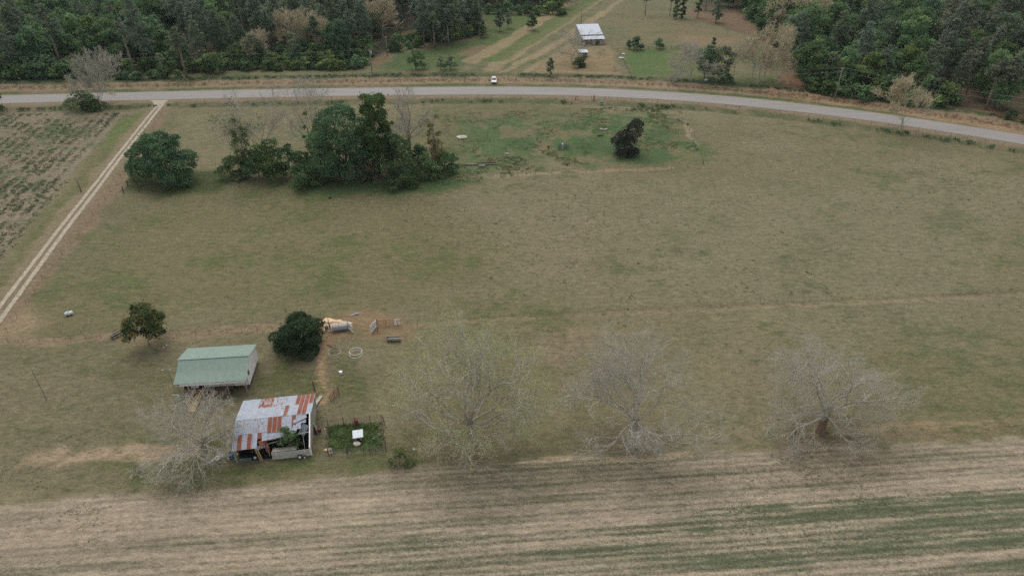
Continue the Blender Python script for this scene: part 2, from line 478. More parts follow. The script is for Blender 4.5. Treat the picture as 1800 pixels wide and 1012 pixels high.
    paint(line([(-100, 812), (100, 802), (230, 792), (330, 790)], .8, 1.5, nz=.40), (146, 128, 104), (120, 108, 84), 0.3)
    paint(line([(-40, 604), (205, 594), (480, 579), (565, 578)], .75, .9), (128, 112, 88), (100, 94, 68), 0.42)
    paint(line([(650, 573), (900, 556), (1130, 545), (1800, 513), (2100, 500)], .35, .6, jit=False) * .5, (96, 92, 66), (80, 82, 54), 0.5)
    paint(line([(650, 577), (900, 560), (1130, 549), (1800, 517), (2100, 504)], .3, .7, jit=False) * .6, (132, 118, 92), (104, 98, 70), 0.35)
    paint(poly([(560, 590), (600, 640), (585, 700), (556, 712), (548, 640)], 2), (122, 106, 84), (104, 96, 70), 0.35)
    paint(line([(565, 600), (562, 660), (558, 700)], .5, .6), (150, 126, 96))
    paint(line([(580, 575), (640, 568), (700, 575)], 2.6, 2, nz=.42), (126, 106, 80), (106, 98, 68), 0.3)
    paint(poly([(570, 745), (672, 738), (678, 792), (575, 800)], .8, False), (76, 84, 48), (60, 80, 38), 0.65)
    paint(poly([(350, 812), (460, 800), (700, 808), (690, 834), (420, 846), (340, 840)], 3), (84, 88, 54), (72, 86, 44), 0.5)
    paint(poly([(585, 610), (690, 640), (690, 735), (585, 740)], 6), (98, 94, 68), (76, 82, 50), 0.52)
    # bare earth among the big bare trees; shade painted round their trunks
    paint(poly([(830, 565), (1180, 560), (1220, 590), (1050, 640), (1030, 790), (920, 790), (900, 640)], 7, nz=.42), (122, 108, 86), (106, 98, 74), 0.45)
    paint(poly([(990, 575), (1150, 572), (1150, 585), (1000, 600)], 2, nz=.40), (136, 120, 94), (114, 102, 78), 0.4)
    for cx, cy, w in ((825, 790, 5.5), (1110, 780, 5), (1440, 758, 5)):  # darker rings at the trunk feet: shadow put into the ground colour
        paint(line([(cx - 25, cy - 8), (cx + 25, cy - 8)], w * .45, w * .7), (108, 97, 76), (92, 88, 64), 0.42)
    paint(poly([(660, 812), (950, 780), (1350, 760), (1540, 745), (1800, 735), (2100, 720), (2100, 760), (1500, 772), (1100, 792), (650, 832)], 2.2), (106, 94, 72), (78, 82, 54), 0.5)
    paint(line([(1500, 752), (1650, 748), (1800, 741), (2000, 732)], .5, .8, nz=.36), (128, 112, 86))
    paint(line([(1380, 768), (1650, 762), (1800, 757)], .5, .7, nz=.45), (118, 102, 78))
    # stubble field
    stub = poly([(-400, 915), (0, 878), (260, 856), (620, 834), (720, 823), (960, 800), (1240, 786), (1500, 776), (1800, 765), (2300, 745), (3200, 2500), (-2200, 2500)], 1.2)
    P0, P1 = at(0, 878), at(1800, 767); u = (P1 - P0).normalized(); w = Vector((-u.y, u.x, 0))
    S = (X - P0.x) * u.x + (Y - P0.y) * u.y; T = -((X - P0.x) * w.x + (Y - P0.y) * w.y) # metres towards camera
    bandn = vnoise(S / 16, T, 1.1, 31, 3) * .6 + vnoise(S / 30, T, 2.9, 77, 2) * .4
    cov = 0.27 + (bandn - .5) * .40 + 0.12 * sstep(0, 60, S) + .10 * sstep(3, 14, T)
    for (qa, qb, wd, st) in (((1150, 912), (1800, 872), .7, .32), ((1350, 968), (1800, 938), .4, .22), ((1100, 935), (1800, 905), .5, .16), ((900, 960), (1400, 990), 1.0, .12), ((600, 965), (1250, 925), .5, .15), ((300, 945), (700, 905), .4, .12)):
        dl = dist_line([at(*qa), at(*qb)], X, Y)
        cov = cov + st * .62 * (1 - sstep(wd * .2, wd + 1.3, dl)) * sstep(-8, 16, S - (at(*qa) - P0).dot(u)) * (.25 + 1.5 * (vnoise(S / 5, T, 1.3, 44, 3) - .1))
    light = sstep(.35, .75, bandn)[..., None]
    ca = np.array(lin((152, 138, 117))[:3]) * (1 - light) + np.array(lin((126, 115, 96))[:3]) * light
    m = stub[..., None]
    colA[..., :3] = colA[..., :3] * (1 - m) + ca * m
    colB[..., :3] = colB[..., :3] * (1 - m) + np.array(lin((86, 92, 68))[:3]) * m
    colB[..., 3] = colB[..., 3] * (1 - stub) + cov * stub
    colA[..., 3] = colA[..., 3] * (1 - stub) + stub
    paint(line([(1200, 788), (1060, 800), (930, 806)], .6, 1.5) * stub, (166, 148, 120))
    paint(line([(1440, 790), (1500, 800)], 4.0, 4.0) * stub * .35, (126, 112, 90), (104, 98, 76), .4)
    # relief: gentle swell, verge ditches
    Z = (big - .5) * .16 + (med - .5) * .08 + (sm - .5) * .05
    dr = dist_line([tuple(p) for p in R], X, Y)
    Z = Z - .45 * np.exp(-((dr - 12.5) / 2.2) ** 2) * sstep(.0, 1., np.ones_like(X))
    flat = sstep(5.2, 9.5, dr)
    trk = dist_line([at(*p) for p in ((286, 176), (200, 286), (112, 392), (0, 550), (-60, 640))], X, Y)
    flat = flat * sstep(2.6, 6, trk)
    Z = Z * flat - .0
    nearbld = np.minimum(dist_line([(-50, 80), (-40, 82)], X, Y), dist_line([(-37, 69), (-28, 70)], X, Y))
    Z = Z * sstep(6, 14, nearbld)
    Z = np.where((np.abs(X) > 330) | (Y > 470) | (Y < 30), 0, Z)
    me = bpy.data.meshes.new('ground')
    me.vertices.add(nx * ny)
    me.vertices.foreach_set('co', np.stack([X, Y, Z], -1).reshape(-1).astype(np.float32))
    idx = np.arange(nx * ny).reshape(ny, nx)
    q = np.stack([idx[:-1, :-1], idx[:-1, 1:], idx[1:, 1:], idx[1:, :-1]], -1).reshape(-1)
    nf = (nx - 1) * (ny - 1)
    me.loops.add(nf * 4); me.loops.foreach_set('vertex_index', q.astype(np.int32))
    me.polygons.add(nf); me.polygons.foreach_set('loop_start', np.arange(0, nf * 4, 4, dtype=np.int32))
    me.update(calc_edges=True)
    me.polygons.foreach_set('use_smooth', np.ones(nf, bool))
    for nm, c in (('soil', colA), ('cover', colB)):
        a = me.attributes.new(nm, 'FLOAT_COLOR', 'POINT'); a.data.foreach_set('color', c.reshape(-1).astype(np.float32))
    m, nt, b = nodes_of('ground_soil_and_grass')
    ca, cb = attr(nt, 'soil'), attr(nt, 'cover')
    pos = N(nt, 'ShaderNodeNewGeometry').outputs['Position']
    mp = N(nt, 'ShaderNodeMapping'); mp.vector_type = 'POINT'
    ang = math.atan2(u.y, u.x)
    mp.inputs['Rotation'].default_value = (0, 0, -ang); mp.inputs['Scale'].default_value = (0.4, 2.2, 1)
    nt.links.new(pos, mp.inputs['Vector'])
    mp2 = N(nt, 'ShaderNodeMapping'); mp2.inputs['Scale'].default_value = (0.5, 1.1, 1)
    nt.links.new(pos, mp2.inputs['Vector'])
    n1 = noise(nt, 0.9, 8, 0.72, mp2.outputs[0], 0.4)
    n2 = noise(nt, 1.0, 8, 0.8, mp.outputs[0])
    row = ca.outputs['Alpha']
    ngr = noise(nt, 3.0, 6, .85, pos)
    n2 = mth(nt, 'ADD', mth(nt, 'MULTIPLY', n2, .34), mth(nt, 'MULTIPLY', ngr, .66))
    n = mth(nt, 'ADD', mth(nt, 'MULTIPLY', n1, mth(nt, 'SUBTRACT', 1.0, row)), mth(nt, 'MULTIPLY', n2, row))
    # drilled rows of the stubble
    sy = N(nt, 'ShaderNodeSeparateXYZ'); mp4 = N(nt, 'ShaderNodeMapping'); mp4.inputs['Rotation'].default_value = (0, 0, -ang)
    nt.links.new(pos, mp4.inputs['Vector']); nt.links.new(mp4.outputs[0], sy.inputs[0])
    wob = mth(nt, 'MULTIPLY', noise(nt, 0.25, 3, .6, mp.outputs[0]), 5.0)
    w1 = mth(nt, 'SINE', mth(nt, 'MULTIPLY_ADD', sy.outputs[1], 2 * math.pi / 0.92, wob))
    w2 = mth(nt, 'SINE', mth(nt, 'MULTIPLY_ADD', sy.outputs[1], 2 * math.pi / 2.7, wob))
    n = mth(nt, 'ADD', n, mth(nt, 'MULTIPLY', row, mth(nt, 'ADD', mth(nt, 'MULTIPLY', w1, -.035), mth(nt, 'MULTIPLY', w2, -.03))))
    s = mth(nt, 'ADD', n, mth(nt, 'SUBTRACT', cb.outputs['Alpha'], 1.0))
    fac = mth(nt, 'ADD', mth(nt, 'MULTIPLY', s, 6.0), 0.5, clamp=True)
    col = mixc(nt, fac, ca.outputs['Color'], cb.outputs['Color'])
    fine = noise(nt, 3.4, 6, 0.8, mp2.outputs[0])
    mid = noise(nt, 1.15, 6, 0.7, mp2.outputs[0], 0.5); wide = noise(nt, 0.16, 4, 0.6, mp2.outputs[0])
    fr = mth(nt, 'MULTIPLY_ADD', ramp(nt, fine, .25, .75), 0.80, 0.60)
    fr = mth(nt, 'MULTIPLY', fr, mth(nt, 'MULTIPLY_ADD', ramp(nt, mid, .28, .72), 0.60, 0.70))
    fr = mth(nt, 'MULTIPLY', fr, mth(nt, 'MULTIPLY_ADD', ramp(nt, wide, .3, .7), 0.16, 0.92))
    mul = N(nt, 'ShaderNodeCombineColor')
    for i in range(3): nt.links.new(fr, mul.inputs[i])
    col = mixc(nt, 1.0, col, mul.outputs[0], 'MULTIPLY')
    # small darker clumps of standing grass
    cl = noise(nt, 1.25, 4, 0.75, mp2.outputs[0], 0.3)
    clm = mth(nt, 'MULTIPLY', ramp(nt, cl, .56, .66), 0.50)
    col = mixc(nt, clm, col, lin((78, 78, 54)))
    amp = mth(nt, 'MULTIPLY', row, ramp(nt, n2, .3, .62))
    rowf = mth(nt, 'MULTIPLY_ADD', mth(nt, 'MULTIPLY', mth(nt, 'ADD', mth(nt, 'MULTIPLY', w1, .13), mth(nt, 'MULTIPLY', w2, .07)), amp), 1.0, 1.0)
    mul2 = N(nt, 'ShaderNodeCombineColor')
    for i in range(3): nt.links.new(rowf, mul2.inputs[i])
    col = mixc(nt, 1.0, col, mul2.outputs[0], 'MULTIPLY')
    # dead straw flecks
    fl = noise(nt, 5.5, 3, 0.7, mp.outputs[0])
    flm = mth(nt, 'MULTIPLY', ramp(nt, fl, .56, .70), 0.45)
    col = mixc(nt, flm, col, lin((168, 156, 128)))
    nt.links.new(col, b.inputs['Base Color'])
    b.inputs['Roughness'].default_value = 0.95; b.inputs['Specular IOR Level'].default_value = 0.1
    bp = N(nt, 'ShaderNodeBump'); bp.inputs['Strength'].default_value = 0.6; bp.inputs['Distance'].default_value = 0.16
    nt.links.new(mth(nt, 'ADD', fine, n), bp.inputs['Height']); nt.links.new(bp.outputs[0], b.inputs['Normal'])
    me.materials.append(m)
    return tag(link('ground', me), kind='structure')
build_ground()

def strip(line_pts, w0, w1, z, name, mat, jit=0.0, seed=0, nsub=4):
    rng = random.Random(seed); mb = MB()
    P = [Vector(p) for p in line_pts]; rows = []
    for i, p in enumerate(P):
        t = (P[min(i + 1, len(P) - 1)] - P[max(i - 1, 0)]).normalized(); n = Vector((-t.y, t.x, 0))
        a, b = w0 + rng.uniform(-jit, jit), w1 + rng.uniform(-jit, jit)
        rows.append([p + n * (a + (b - a) * k / nsub) + Vector((0, 0, z)) for k in range(nsub + 1)])
    i0 = 0
    for r in rows: mb.v += [tuple(q) for q in r]
    m = nsub + 1
    for i in range(len(rows) - 1):
        for k in range(nsub):
            a = i * m + k; mb.f.append((a, a + m, a + m + 1, a + 1)); mb.t.append(.5)
    for f in range(len(mb.f)): mb.f[f] = tuple(reversed(mb.f[f]))
    o = mb.build(name, mat); return o

def asphalt():
    m, nt, b = nodes_of('grey_asphalt')
    pos = N(nt, 'ShaderNodeNewGeometry').outputs['Position']
    mp = N(nt, 'ShaderNodeMapping'); mp.inputs['Scale'].default_value = (0.05, 0.9, 1); nt.links.new(pos, mp.inputs['Vector'])
    n = noise(nt, 1.0, 4, .6, mp.outputs[0]); n2 = noise(nt, 1.6, 6, .75, pos)
    f = ramp(nt, mth(nt, 'ADD', mth(nt, 'MULTIPLY', n, .6), mth(nt, 'MULTIPLY', n2, .4)), .35, .65)
    nt.links.new(mixc(nt, f, lin((124, 119, 113)), lin((143, 138, 131))), b.inputs['Base Color'])
    b.inputs['Roughness'].default_value = .85
    return m
M['road'] = asphalt()
tag(strip(ROAD, -ROAD_W, ROAD_W, 0.03, 'road', M['road'], 0.12, 3), kind='structure')
M['shoulder'] = simple('shoulder_gravel', (132, 118, 98), .95, .3, 2.5, col2=(102, 94, 72))
tag(strip(ROAD, -ROAD_W - .9, ROAD_W + .8, 0.012, 'road_shoulder', M['shoulder'], 0.35, 4), kind='structure')
def track_mat():
    m, nt, b = nodes_of('pale_dirt')
    pos = N(nt, 'ShaderNodeNewGeometry').outputs['Position']
    n = noise(nt, 1.3, 6, .75, pos)
    nt.links.new(mixc(nt, ramp(nt, n, .38, .60), lin((134, 124, 104)), lin((174, 162, 142))), b.inputs['Base Color'])
    b.inputs['Roughness'].default_value = .95
    return m
M['track'] = track_mat()
lt = smooth_line(A([(279, 184), (270.4, 192.8), (239, 232), (200, 281), (166, 325), (112, 392), (0, 538), (-70, 632)]), 6, 2.0)
rt = smooth_line(A([(288, 181), (282.6, 188), (239, 243), (200, 293), (174, 329), (124.5, 392), (0, 563), (-70, 660)]), 6, 2.0)
tag(strip(lt, -.42, .42, 0.036, 'wheel_track', M['track'], .05, 5, 2), kind='structure')
tag(strip(rt, -.46, .46, 0.036, 'wheel_track', M['track'], .05, 6, 2), kind='structure')
ap = A([(262, 176.5), (296, 176), (291, 180), (287, 187), (281, 190), (275, 187), (270, 183), (268, 179)])
mb = MB(); mb.face([p + Vector((0, 0, .022)) for p in reversed(ap)]); tag(mb.build('dirt_apron', M['track']), kind='structure')

# ------------------------------------------------------------------ vegetation generators
def orient(nrm):
    """orthonormal frames for an array of normals"""
    n = nrm / (np.linalg.norm(nrm, axis=1, keepdims=True) + 1e-9)
    a = np.where(np.abs(n[:, 2:3]) < .9, np.array([[0, 0, 1.]]), np.array([[1., 0, 0]]))
    x = np.cross(a, n); x /= np.linalg.norm(x, axis=1, keepdims=True) + 1e-9
    return n, x, np.cross(n, x)

def leaf_cloud(seed, blobs, n, size, rough=.55, tone=.5, fill=.25, elong=1.0):
    """blobs (k,5): x,y,z,r,squash -> n leaf clumps, tints"""
    rg = np.random.default_rng(seed)
    B = np.array(blobs, float)
    w = B[:, 3] ** 1.35; w /= w.sum()
    out = []; tin = []
    btone = rg.uniform(-.5, .5, len(B)) * tone * 1.5
    need = n
    for _ in range(6):
        k = rg.choice(len(B), int(need * 1.6) + 10, p=w)
        d = rg.normal(size=(len(k), 3)); d /= np.linalg.norm(d, axis=1, keepdims=True)
        d[:, 2] = np.where(rg.random(len(k)) < .72, np.abs(d[:, 2]), d[:, 2])
        rr = B[k, 3] * (1 - fill * rg.random(len(k)) ** 1.5)
        P = B[k, :3] + d * rr[:, None] * np.stack([np.ones(len(k)), np.ones(len(k)), B[k, 4]], 1)
        keep = np.ones(len(P), bool)
        for j in range(len(B)):
            q = (P - B[j, :3]) / (B[j, 3] * .86); q[:, 2] /= B[j, 4]
            keep &= ~((np.einsum('ij,ij->i', q, q) < 1) & (k != j) & (rg.random(len(P)) < .9))
        P = P[keep]; d = d[keep]; kk = k[keep]
        out.append((P, d)); tin.append(btone[kk])
        need -= len(P)
        if need <= 0: break
    P = np.concatenate([o[0] for o in out])[:n]; d = np.concatenate([o[1] for o in out])[:n]; bt = np.concatenate(tin)[:n]
    m = len(P)
    nn, x, y = orient(d + rg.normal(size=(m, 3)) * rough)
    s = size * rg.uniform(.6, 1.35, m)[:, None]
    P = P + rg.normal(size=(m, 3)) * size * np.where(rg.random(m) < .16, 1.5, .35)[:, None]
    V = np.empty((m, 4, 3))
    for c, (a, b) in enumerate(((-1, -.1), (.1, -1), (1, .15), (-.1, 1))):
        ja = a * elong + rg.uniform(-.35, .35, m); jb = b + rg.uniform(-.35, .35, m)
        V[:, c] = P + x * s * ja[:, None] * .5 + y * s * jb[:, None] * .5 + nn * s * rg.uniform(-.2, .2, m)[:, None]
    t = np.clip(.5 + bt + rg.uniform(-.32, .32, m), 0, 1)
    return V, t

def crown_blobs(seed, R, Hc, z0, n, rb, top=1.0, lop=0.25, bottom=.25):
    """uneven crown: several main masses on an ellipsoid, each carrying smaller lobes"""
    rg = random.Random(seed); B = []
    k = max(4, int(n / 6))
    mains = []
    for i in range(k):
        a = 2 * math.pi * (i * .618 + rg.uniform(-.12, .12)); h = (i + .5) / k
        h = -bottom + (1 + bottom) * h
        rad = math.sqrt(max(0, 1 - abs(h) ** (2.0 * top))) * rg.uniform(.62, 1.0)
        if i == k - 1: rad *= .3
        mr = R * rg.uniform(.34, .50)
        mains.append((math.cos(a) * rad * (R - mr * .75), math.sin(a) * rad * (R - mr * .75), z0 + Hc * (.30 + .66 * max(h, -.4)) - mr * .45, mr))
    for j in range(n):
        x, y, z, mr = mains[j % k]
        a = rg.random() * 2 * math.pi; e = rg.uniform(-.35, 1.45); q = mr * rg.uniform(.72, 1.02)
        r = rb * rg.choice((.35, .5, .65, .9)) * rg.uniform(.85, 1.15)
        B.append((x + math.cos(a) * math.cos(e) * q, y + math.sin(a) * math.cos(e) * q, max(r * .3, z + math.sin(e) * q * .8), r, rg.uniform(.55, .8)))
    for x, y, z, mr in mains:
        B.append((x, y, z, mr * .74, .75))
    return B

def limbs(mb, seed, trunk_pts, trunk_r, ends, n=6, rend=.04):
    """trunk then limbs towards the given end points"""
    rg = random.Random(seed)
    rs = [trunk_r * (1 - .55 * i / (len(trunk_pts) - 1)) for i in range(len(trunk_pts))]
    rs[0] *= 1.35
    mb.tube(trunk_pts, rs, 7)
    tp = [Vector(p) for p in trunk_pts]
    for e in ends:
        e = Vector(e); k = rg.randint(max(1, len(tp) // 2), len(tp) - 1); s = tp[k]
        mid1 = s.lerp(e, .5) + Vector((rg.uniform(-.4, .4), rg.uniform(-.4, .4), rg.uniform(-.2, .6)))
        mb.tube([s, s.lerp(mid1, .5) + Vector((0, 0, .15)), mid1, e], [trunk_r * .38, trunk_r * .3, trunk_r * .2, rend], n, caps=False)

def make_tree(name, label, cat, seed, R, Hc, z0, nb, rb, leaves, lsize, leafmat, barkmat='bark', tr=.25, lean=(0, 0), loc=None, group=None, top=1.0, extra=None, fill=.3, rough=.55, squash=None, nl=9, bottom=.25, elong=1.0):
    t = thing(name, label, cat, loc if loc is not None else (0, 0, 0), 0, group)
    B = crown_blobs(seed, R, Hc, z0, nb, rb, top, bottom=bottom)
    if lean != (0, 0): B = [(x + lean[0] * z / (z0 + Hc), y + lean[1] * z / (z0 + Hc), z, r, s) for x, y, z, r, s in B]
    if extra: B += extra
    if squash: B = [(x, y, z, r, squash) for x, y, z, r, s in B]
    V, ti = leaf_cloud(seed, B, leaves, lsize, rough=rough, fill=fill, elong=elong)
    c = link('crown', quads_mesh('crown', V, ti, M[leafmat]), t)
    mb = MB(); rg = random.Random(seed + 5)
    zt = z0 + Hc * .62
    tp = [(0, 0, -.15), (rg.uniform(-.1, .1), rg.uniform(-.1, .1), z0 * .5), (lean[0] * .3, lean[1] * .3, z0 + .2), (lean[0] * .6 + rg.uniform(-.2, .2), lean[1] * .6, zt)]
    ends = [tuple(B[rg.randrange(len(B))][:3]) for _ in range(nl)]
    limbs(mb, seed, tp, tr, ends)
    mb.build('trunk', M[barkmat], t, smooth=True)
    return t

def pine_blobs(seed, H, z0, R, n):
    rg = random.Random(seed); B = []
    for i in range(n):
        f = (i + rg.random()) / n; z = z0 + (H - z0) * f
        rr = R * (1 - f ** 1.7) * (.55 + .45 * min(1, f * 4)) + .25
        a = rg.random() * 2 * math.pi; k = rg.uniform(.25, .95)
        B.append((math.cos(a) * rr * k, math.sin(a) * rr * k, z + rg.uniform(-.3, .3), rg.uniform(.55, 1.15) * (1.1 - .45 * f) * R / 3, rg.uniform(.45, .75)))
    B.append((0, 0, H - .3, .5, 1.2))
    return B

def make_pine(name, label, seed, H, z0, R, nb, leaves, lsize, leafmat, loc=None, group=None, tr=.2, cat='pine tree'):
    t = thing(name, label, cat, loc if loc is not None else (0, 0, 0), 0, group)
    B = pine_blobs(seed, H, z0, R, nb)
    V, ti = leaf_cloud(seed, B, leaves, lsize, rough=.9, fill=.55, elong=1.3)
    link('crown', quads_mesh('crown', V, ti, M[leafmat]), t)
    rg = random.Random(seed + 9); mb = MB()
    mb.tube([(0, 0, -.15), (rg.uniform(-.15, .15), rg.uniform(-.15, .15), H * .35), (rg.uniform(-.2, .2), rg.uniform(-.2, .2), H * .7), (0, 0, H - .6)], [tr * 1.15, tr, tr * .6, .04], 7)
    for b in B[::2]:
        mb.tube([(0, 0, b[2] - .5), (b[0] * .6, b[1] * .6, b[2] - .15), (b[0], b[1], b[2])], [.07, .05, .02], 4, caps=False)
    for _ in range(4):
        z = rg.uniform(z0 * .4, z0); a = rg.random() * 6.28; L = rg.uniform(.6, 1.8)
        mb.tube([(0, 0, z), (math.cos(a) * L, math.sin(a) * L, z + .3)], [.05, .02], 4, caps=False)
    mb.build('trunk', M['pine_bark'], t, smooth=True)
    return t

def bare_branches(seed, H, R, trunk_h, tr, nlimb, counts, aim=None, low=.0, seg=.9, twig=.014, up=.30, maxn=60000, droop=.0, wig=.30, lens=(.42, .62)):
    """naked branching: returns MB of trunk+limbs (level <=1) and MB of finer boughs, tip points"""
    rg = random.Random(seed); big = MB(); fine = MB(); tips = []
    levels = len(counts)
    def grow(p, d, L, r, lev):
        if len(fine.f) > maxn: return
        ns = max(2, int(L / (seg if lev < 3 else seg * .7))); ns = min(ns, 9)
        pts = [p.copy()]; dirs = [d.copy()]; rad = [r]
        dd = d.copy()
        for k in range(ns):
            j = Vector((rg.gauss(0, 1), rg.gauss(0, 1), rg.gauss(0, .8))) * wig
            lift = up * (.6 if lev <= 1 else 1.0) - (droop if lev <= 1 and k > ns * .4 else 0)
            dd = (dd + j * .55 + Vector((0, 0, lift * .35))).normalized()
            if pts[-1].z < 1.2 and dd.z < 0: dd.z = abs(dd.z) * .3
            pts.append(pts[-1] + dd * (L / ns)); dirs.append(dd.copy())
            rad.append(max(twig * .7, r * (1 - .72 * (k + 1) / ns)))
        tgt = big if lev <= 1 else fine
        tgt.tube(pts, rad, 7 if lev == 0 else (5 if lev <= 1 else 3), caps=False)
        if lev >= levels:
            tips.append(pts[-1]); return
        nc = counts[lev]
        for c in range(nc):
            f0 = .30 if lev <= 2 else .15
            f = (f0 + (1 - f0) * (c + rg.random() * .8) / nc)
            f = min(.999, f); k = f * ns; i = int(k); q = pts[i].lerp(pts[i + 1], k - i)
            base = dirs[i + 1]
            ax = base.orthogonal().normalized(); ax.rotate(Matrix.Rotation(rg.random() * 6.283, 3, base))
            nd = (base + ax * rg.uniform(.55, 1.15)).normalized()
            rr = max(twig, rad[i] * (rg.uniform(.5, .72) if lev <= 2 else rg.uniform(.42, .6)))
            grow(q, nd, L * rg.uniform(*lens) * (1.15 - .45 * f), rr, lev + 1)
    top = Vector((rg.uniform(-.2, .2), rg.uniform(-.2, .2), trunk_h))
    big.tube([(0, 0, -.2), (0, 0, trunk_h * .12), (top.x * .5, top.y * .5, trunk_h * .5), top], [tr * 1.7, tr * 1.15, tr, tr * .92], 9, caps=False)
    dirs = aim
    if dirs is None:
        dirs = []
        for i in range(nlimb):
            a = 2 * math.pi * (i + rg.uniform(-.3, .3)) / nlimb
            el = rg.choice((.15, .45, .8, 1.15)) if i % 2 else rg.uniform(.2, 1.3)
            dirs.append((a, el, 1.0))
    for a, el, k in dirs:
        reach = k * (R * math.cos(el) ** 1 + (H - trunk_h) * math.sin(el)) * .98
        z = trunk_h * rg.uniform(.62, 1.0) if el < .7 else trunk_h * .98
        grow(Vector((top.x * z / trunk_h, top.y * z / trunk_h, z)), Vector((math.cos(a) * math.cos(el), math.sin(a) * math.cos(el), math.sin(el))), reach * .9, tr * rg.uniform(.30, .50), 1)
    return big, fine, tips

def make_bare(name, label, cat, seed, loc, H, R, trunk_h, tr, nlimb, counts, bark='pale_bark', twigm='grey_twig', leaf=None, nleaf=0, lsize=.16, group=None, rz=0, **kw):
    t = thing(name, label, cat, loc, rz, group)
    big, fine, tips = bare_branches(seed, H, R, trunk_h, tr, nlimb, counts, **kw)
    big.build('trunk', M[bark], t, smooth=True)
    fine.build('branches', M[twigm], t)
    if leaf and tips:
        rg = np.random.default_rng(seed)
        T = np.array([tuple(p) for p in tips]); k = rg.integers(0, len(T), nleaf)
        P = T[k] + rg.normal(size=(nleaf, 3)) * .28
        nn, x, y = orient(rg.normal(size=(nleaf, 3)) + np.array([[0, 0, .6]]))
        s = lsize * rg.uniform(.6, 1.3, nleaf)[:, None]
        V = np.stack([P - x * s, P - y * s * .7, P + x * s, P + y * s * .7], 1)
        link('leaves', quads_mesh('leaves', V, rg.random(nleaf), M[leaf]), t)
    return t

def tufts(name, pts, h, rad, K, mat, seed=0, zf=None, width=.35, kind='stuff', label=None):
    """ground plants: K blades per tuft; h, rad arrays or scalars"""
    rg = np.random.default_rng(seed); P = np.array([tuple(p)[:3] for p in pts], float); n = len(P)
    hh = (np.ones(n) * h) * rg.uniform(.6, 1.3, n); rr = (np.ones(n) * rad) * rg.uniform(.6, 1.3, n)
    P = np.repeat(P, K, 0); hh = np.repeat(hh, K); rr = np.repeat(rr, K); tt = np.repeat(rg.random(n), K)
    m = len(P); a = rg.random(m) * 2 * np.pi; q = np.sqrt(rg.random(m))
    base = P + np.stack([np.cos(a) * rr * q, np.sin(a) * rr * q, np.full(m, -.05)], 1)
    tip = base + np.stack([np.cos(a) * rr * .6 * rg.random(m), np.sin(a) * rr * .6 * rg.random(m), hh * rg.uniform(.6, 1.1, m)], 1)
    b = rg.random(m) * 2 * np.pi; sd = np.stack([np.cos(b), np.sin(b), np.zeros(m)], 1) * (rr * width)[:, None]
    V = np.stack([base - sd, base + sd, tip + sd * .3, tip - sd * .3], 1)
    me = quads_mesh(name, V, np.clip(tt * .7 + rg.random(m) * .3, 0, 1), mat)
    o = link(name, me); tag(o, label, None, None, kind)
    return o

def scatter_world(poly_px, spacing, seed, ymin=None):
    """jittered points whose base falls inside a photo-space outline; world positions"""
    P = [at(*p) for p in poly_px]; rg = random.Random(seed)
    x0, x1 = min(p.x for p in P), max(p.x for p in P); y0, y1 = min(p.y for p in P), max(p.y for p in P)
    out = []; r = 0; y = y0
    while y < y1:
        x = x0 + (spacing / 2 if r % 2 else 0)
        while x < x1:
            out.append((x + rg.uniform(-.36, .36) * spacing, y + rg.uniform(-.36, .36) * spacing)); x += spacing
        y += spacing * .88; r += 1
    a = np.array(out); ok = inside(P, a[:, 0], a[:, 1])
    return [Vector((p[0], p[1], 0)) for p in a[ok]]


# ------------------------------------------------------------------ woods
class Kind:
    """a few differently grown trees of one sort; the first placings use them, later ones copy them"""
    def __init__(self, protos): self.p = protos; self.used = [False] * len(protos); self.n = 0
    def put(self, i, loc, rz, sc, label=None, group=None):
        i %= len(self.p); self.n += 1; o = self.p[i]
        if not self.used[i]:
            self.used[i] = True; o.location = loc; o.rotation_euler = (0, 0, rz); o.scale = (sc, sc, sc)
            if label: o['label'] = label
            if group: o['group'] = group
            return o
        return dup(o, loc, rz, sc, label, group)

L_BROAD = 'green broadleaf tree standing in the woods across the road'
L_GREY = 'grey green thin leaved tree standing in the woods across the road'
L_PINE = 'tall grey green pine standing in the pine wood across the road'
L_BPINE = 'brownish pine standing at the right end of the woods'
L_TAN = 'leafless tan twigged tree standing among the green woods'
G_BROAD, G_PINE, G_TAN = 'broadleaf trees of the woods', 'pines of the woods', 'leafless trees in the woods'
broad = Kind([make_tree('broadleaf_tree', L_BROAD, 'tree', 100 + i, 5.6 + (i % 3) * .5, 10.5, 1.8 + (i % 2), 46 + i % 3 * 6, 1.5, 5200, .46, 'leaf_wood', tr=.24, group=G_BROAD, fill=.35) for i in range(5)])
brite = Kind([make_tree('broadleaf_tree', L_BROAD, 'tree', 130 + i, 5.4 + (i % 2) * .8, 10.5, 2.0, 48, 1.4, 5200, .44, 'leaf_bright', tr=.24, group=G_BROAD, fill=.35) for i in range(2)])
greyt = Kind([make_tree('grey_leaved_tree', L_GREY, 'tree', 150 + i, 4.8, 10.5, 2.5, 36, 1.35, 3400, .38, 'leaf_wood_grey', 'pale_bark', tr=.22, group='grey green trees of the woods', fill=.6, rough=.9) for i in range(3)])
pine = Kind([make_pine('pine_tree', L_PINE, 200 + i, 17 + i % 3, 4.5 + i % 2 * 2, 3.5 + (i % 3) * .3, 56, 3400, .38, 'leaf_pine', group=G_PINE) for i in range(5)])
bpine = Kind([make_pine('pine_tree', L_BPINE, 230 + i, 17, 6.5, 3.8, 46, 2800, .38, 'leaf_pine_brown', group='brownish pines at the end of the woods') for i in range(3)])
tan = Kind([make_bare('leafless_tree', L_TAN, 'tree', 260 + i, (0, 0, 0), 13.5, 5.0, 4.2, .2, 9, (0, 7, 7, 5, 4), 'pale_bark', 'tan_twig', 'leaf_sprout', 1300, .13, G_TAN, twig=.03, up=.45, seg=1.3, lens=(.45, .68)) for i in range(2)])

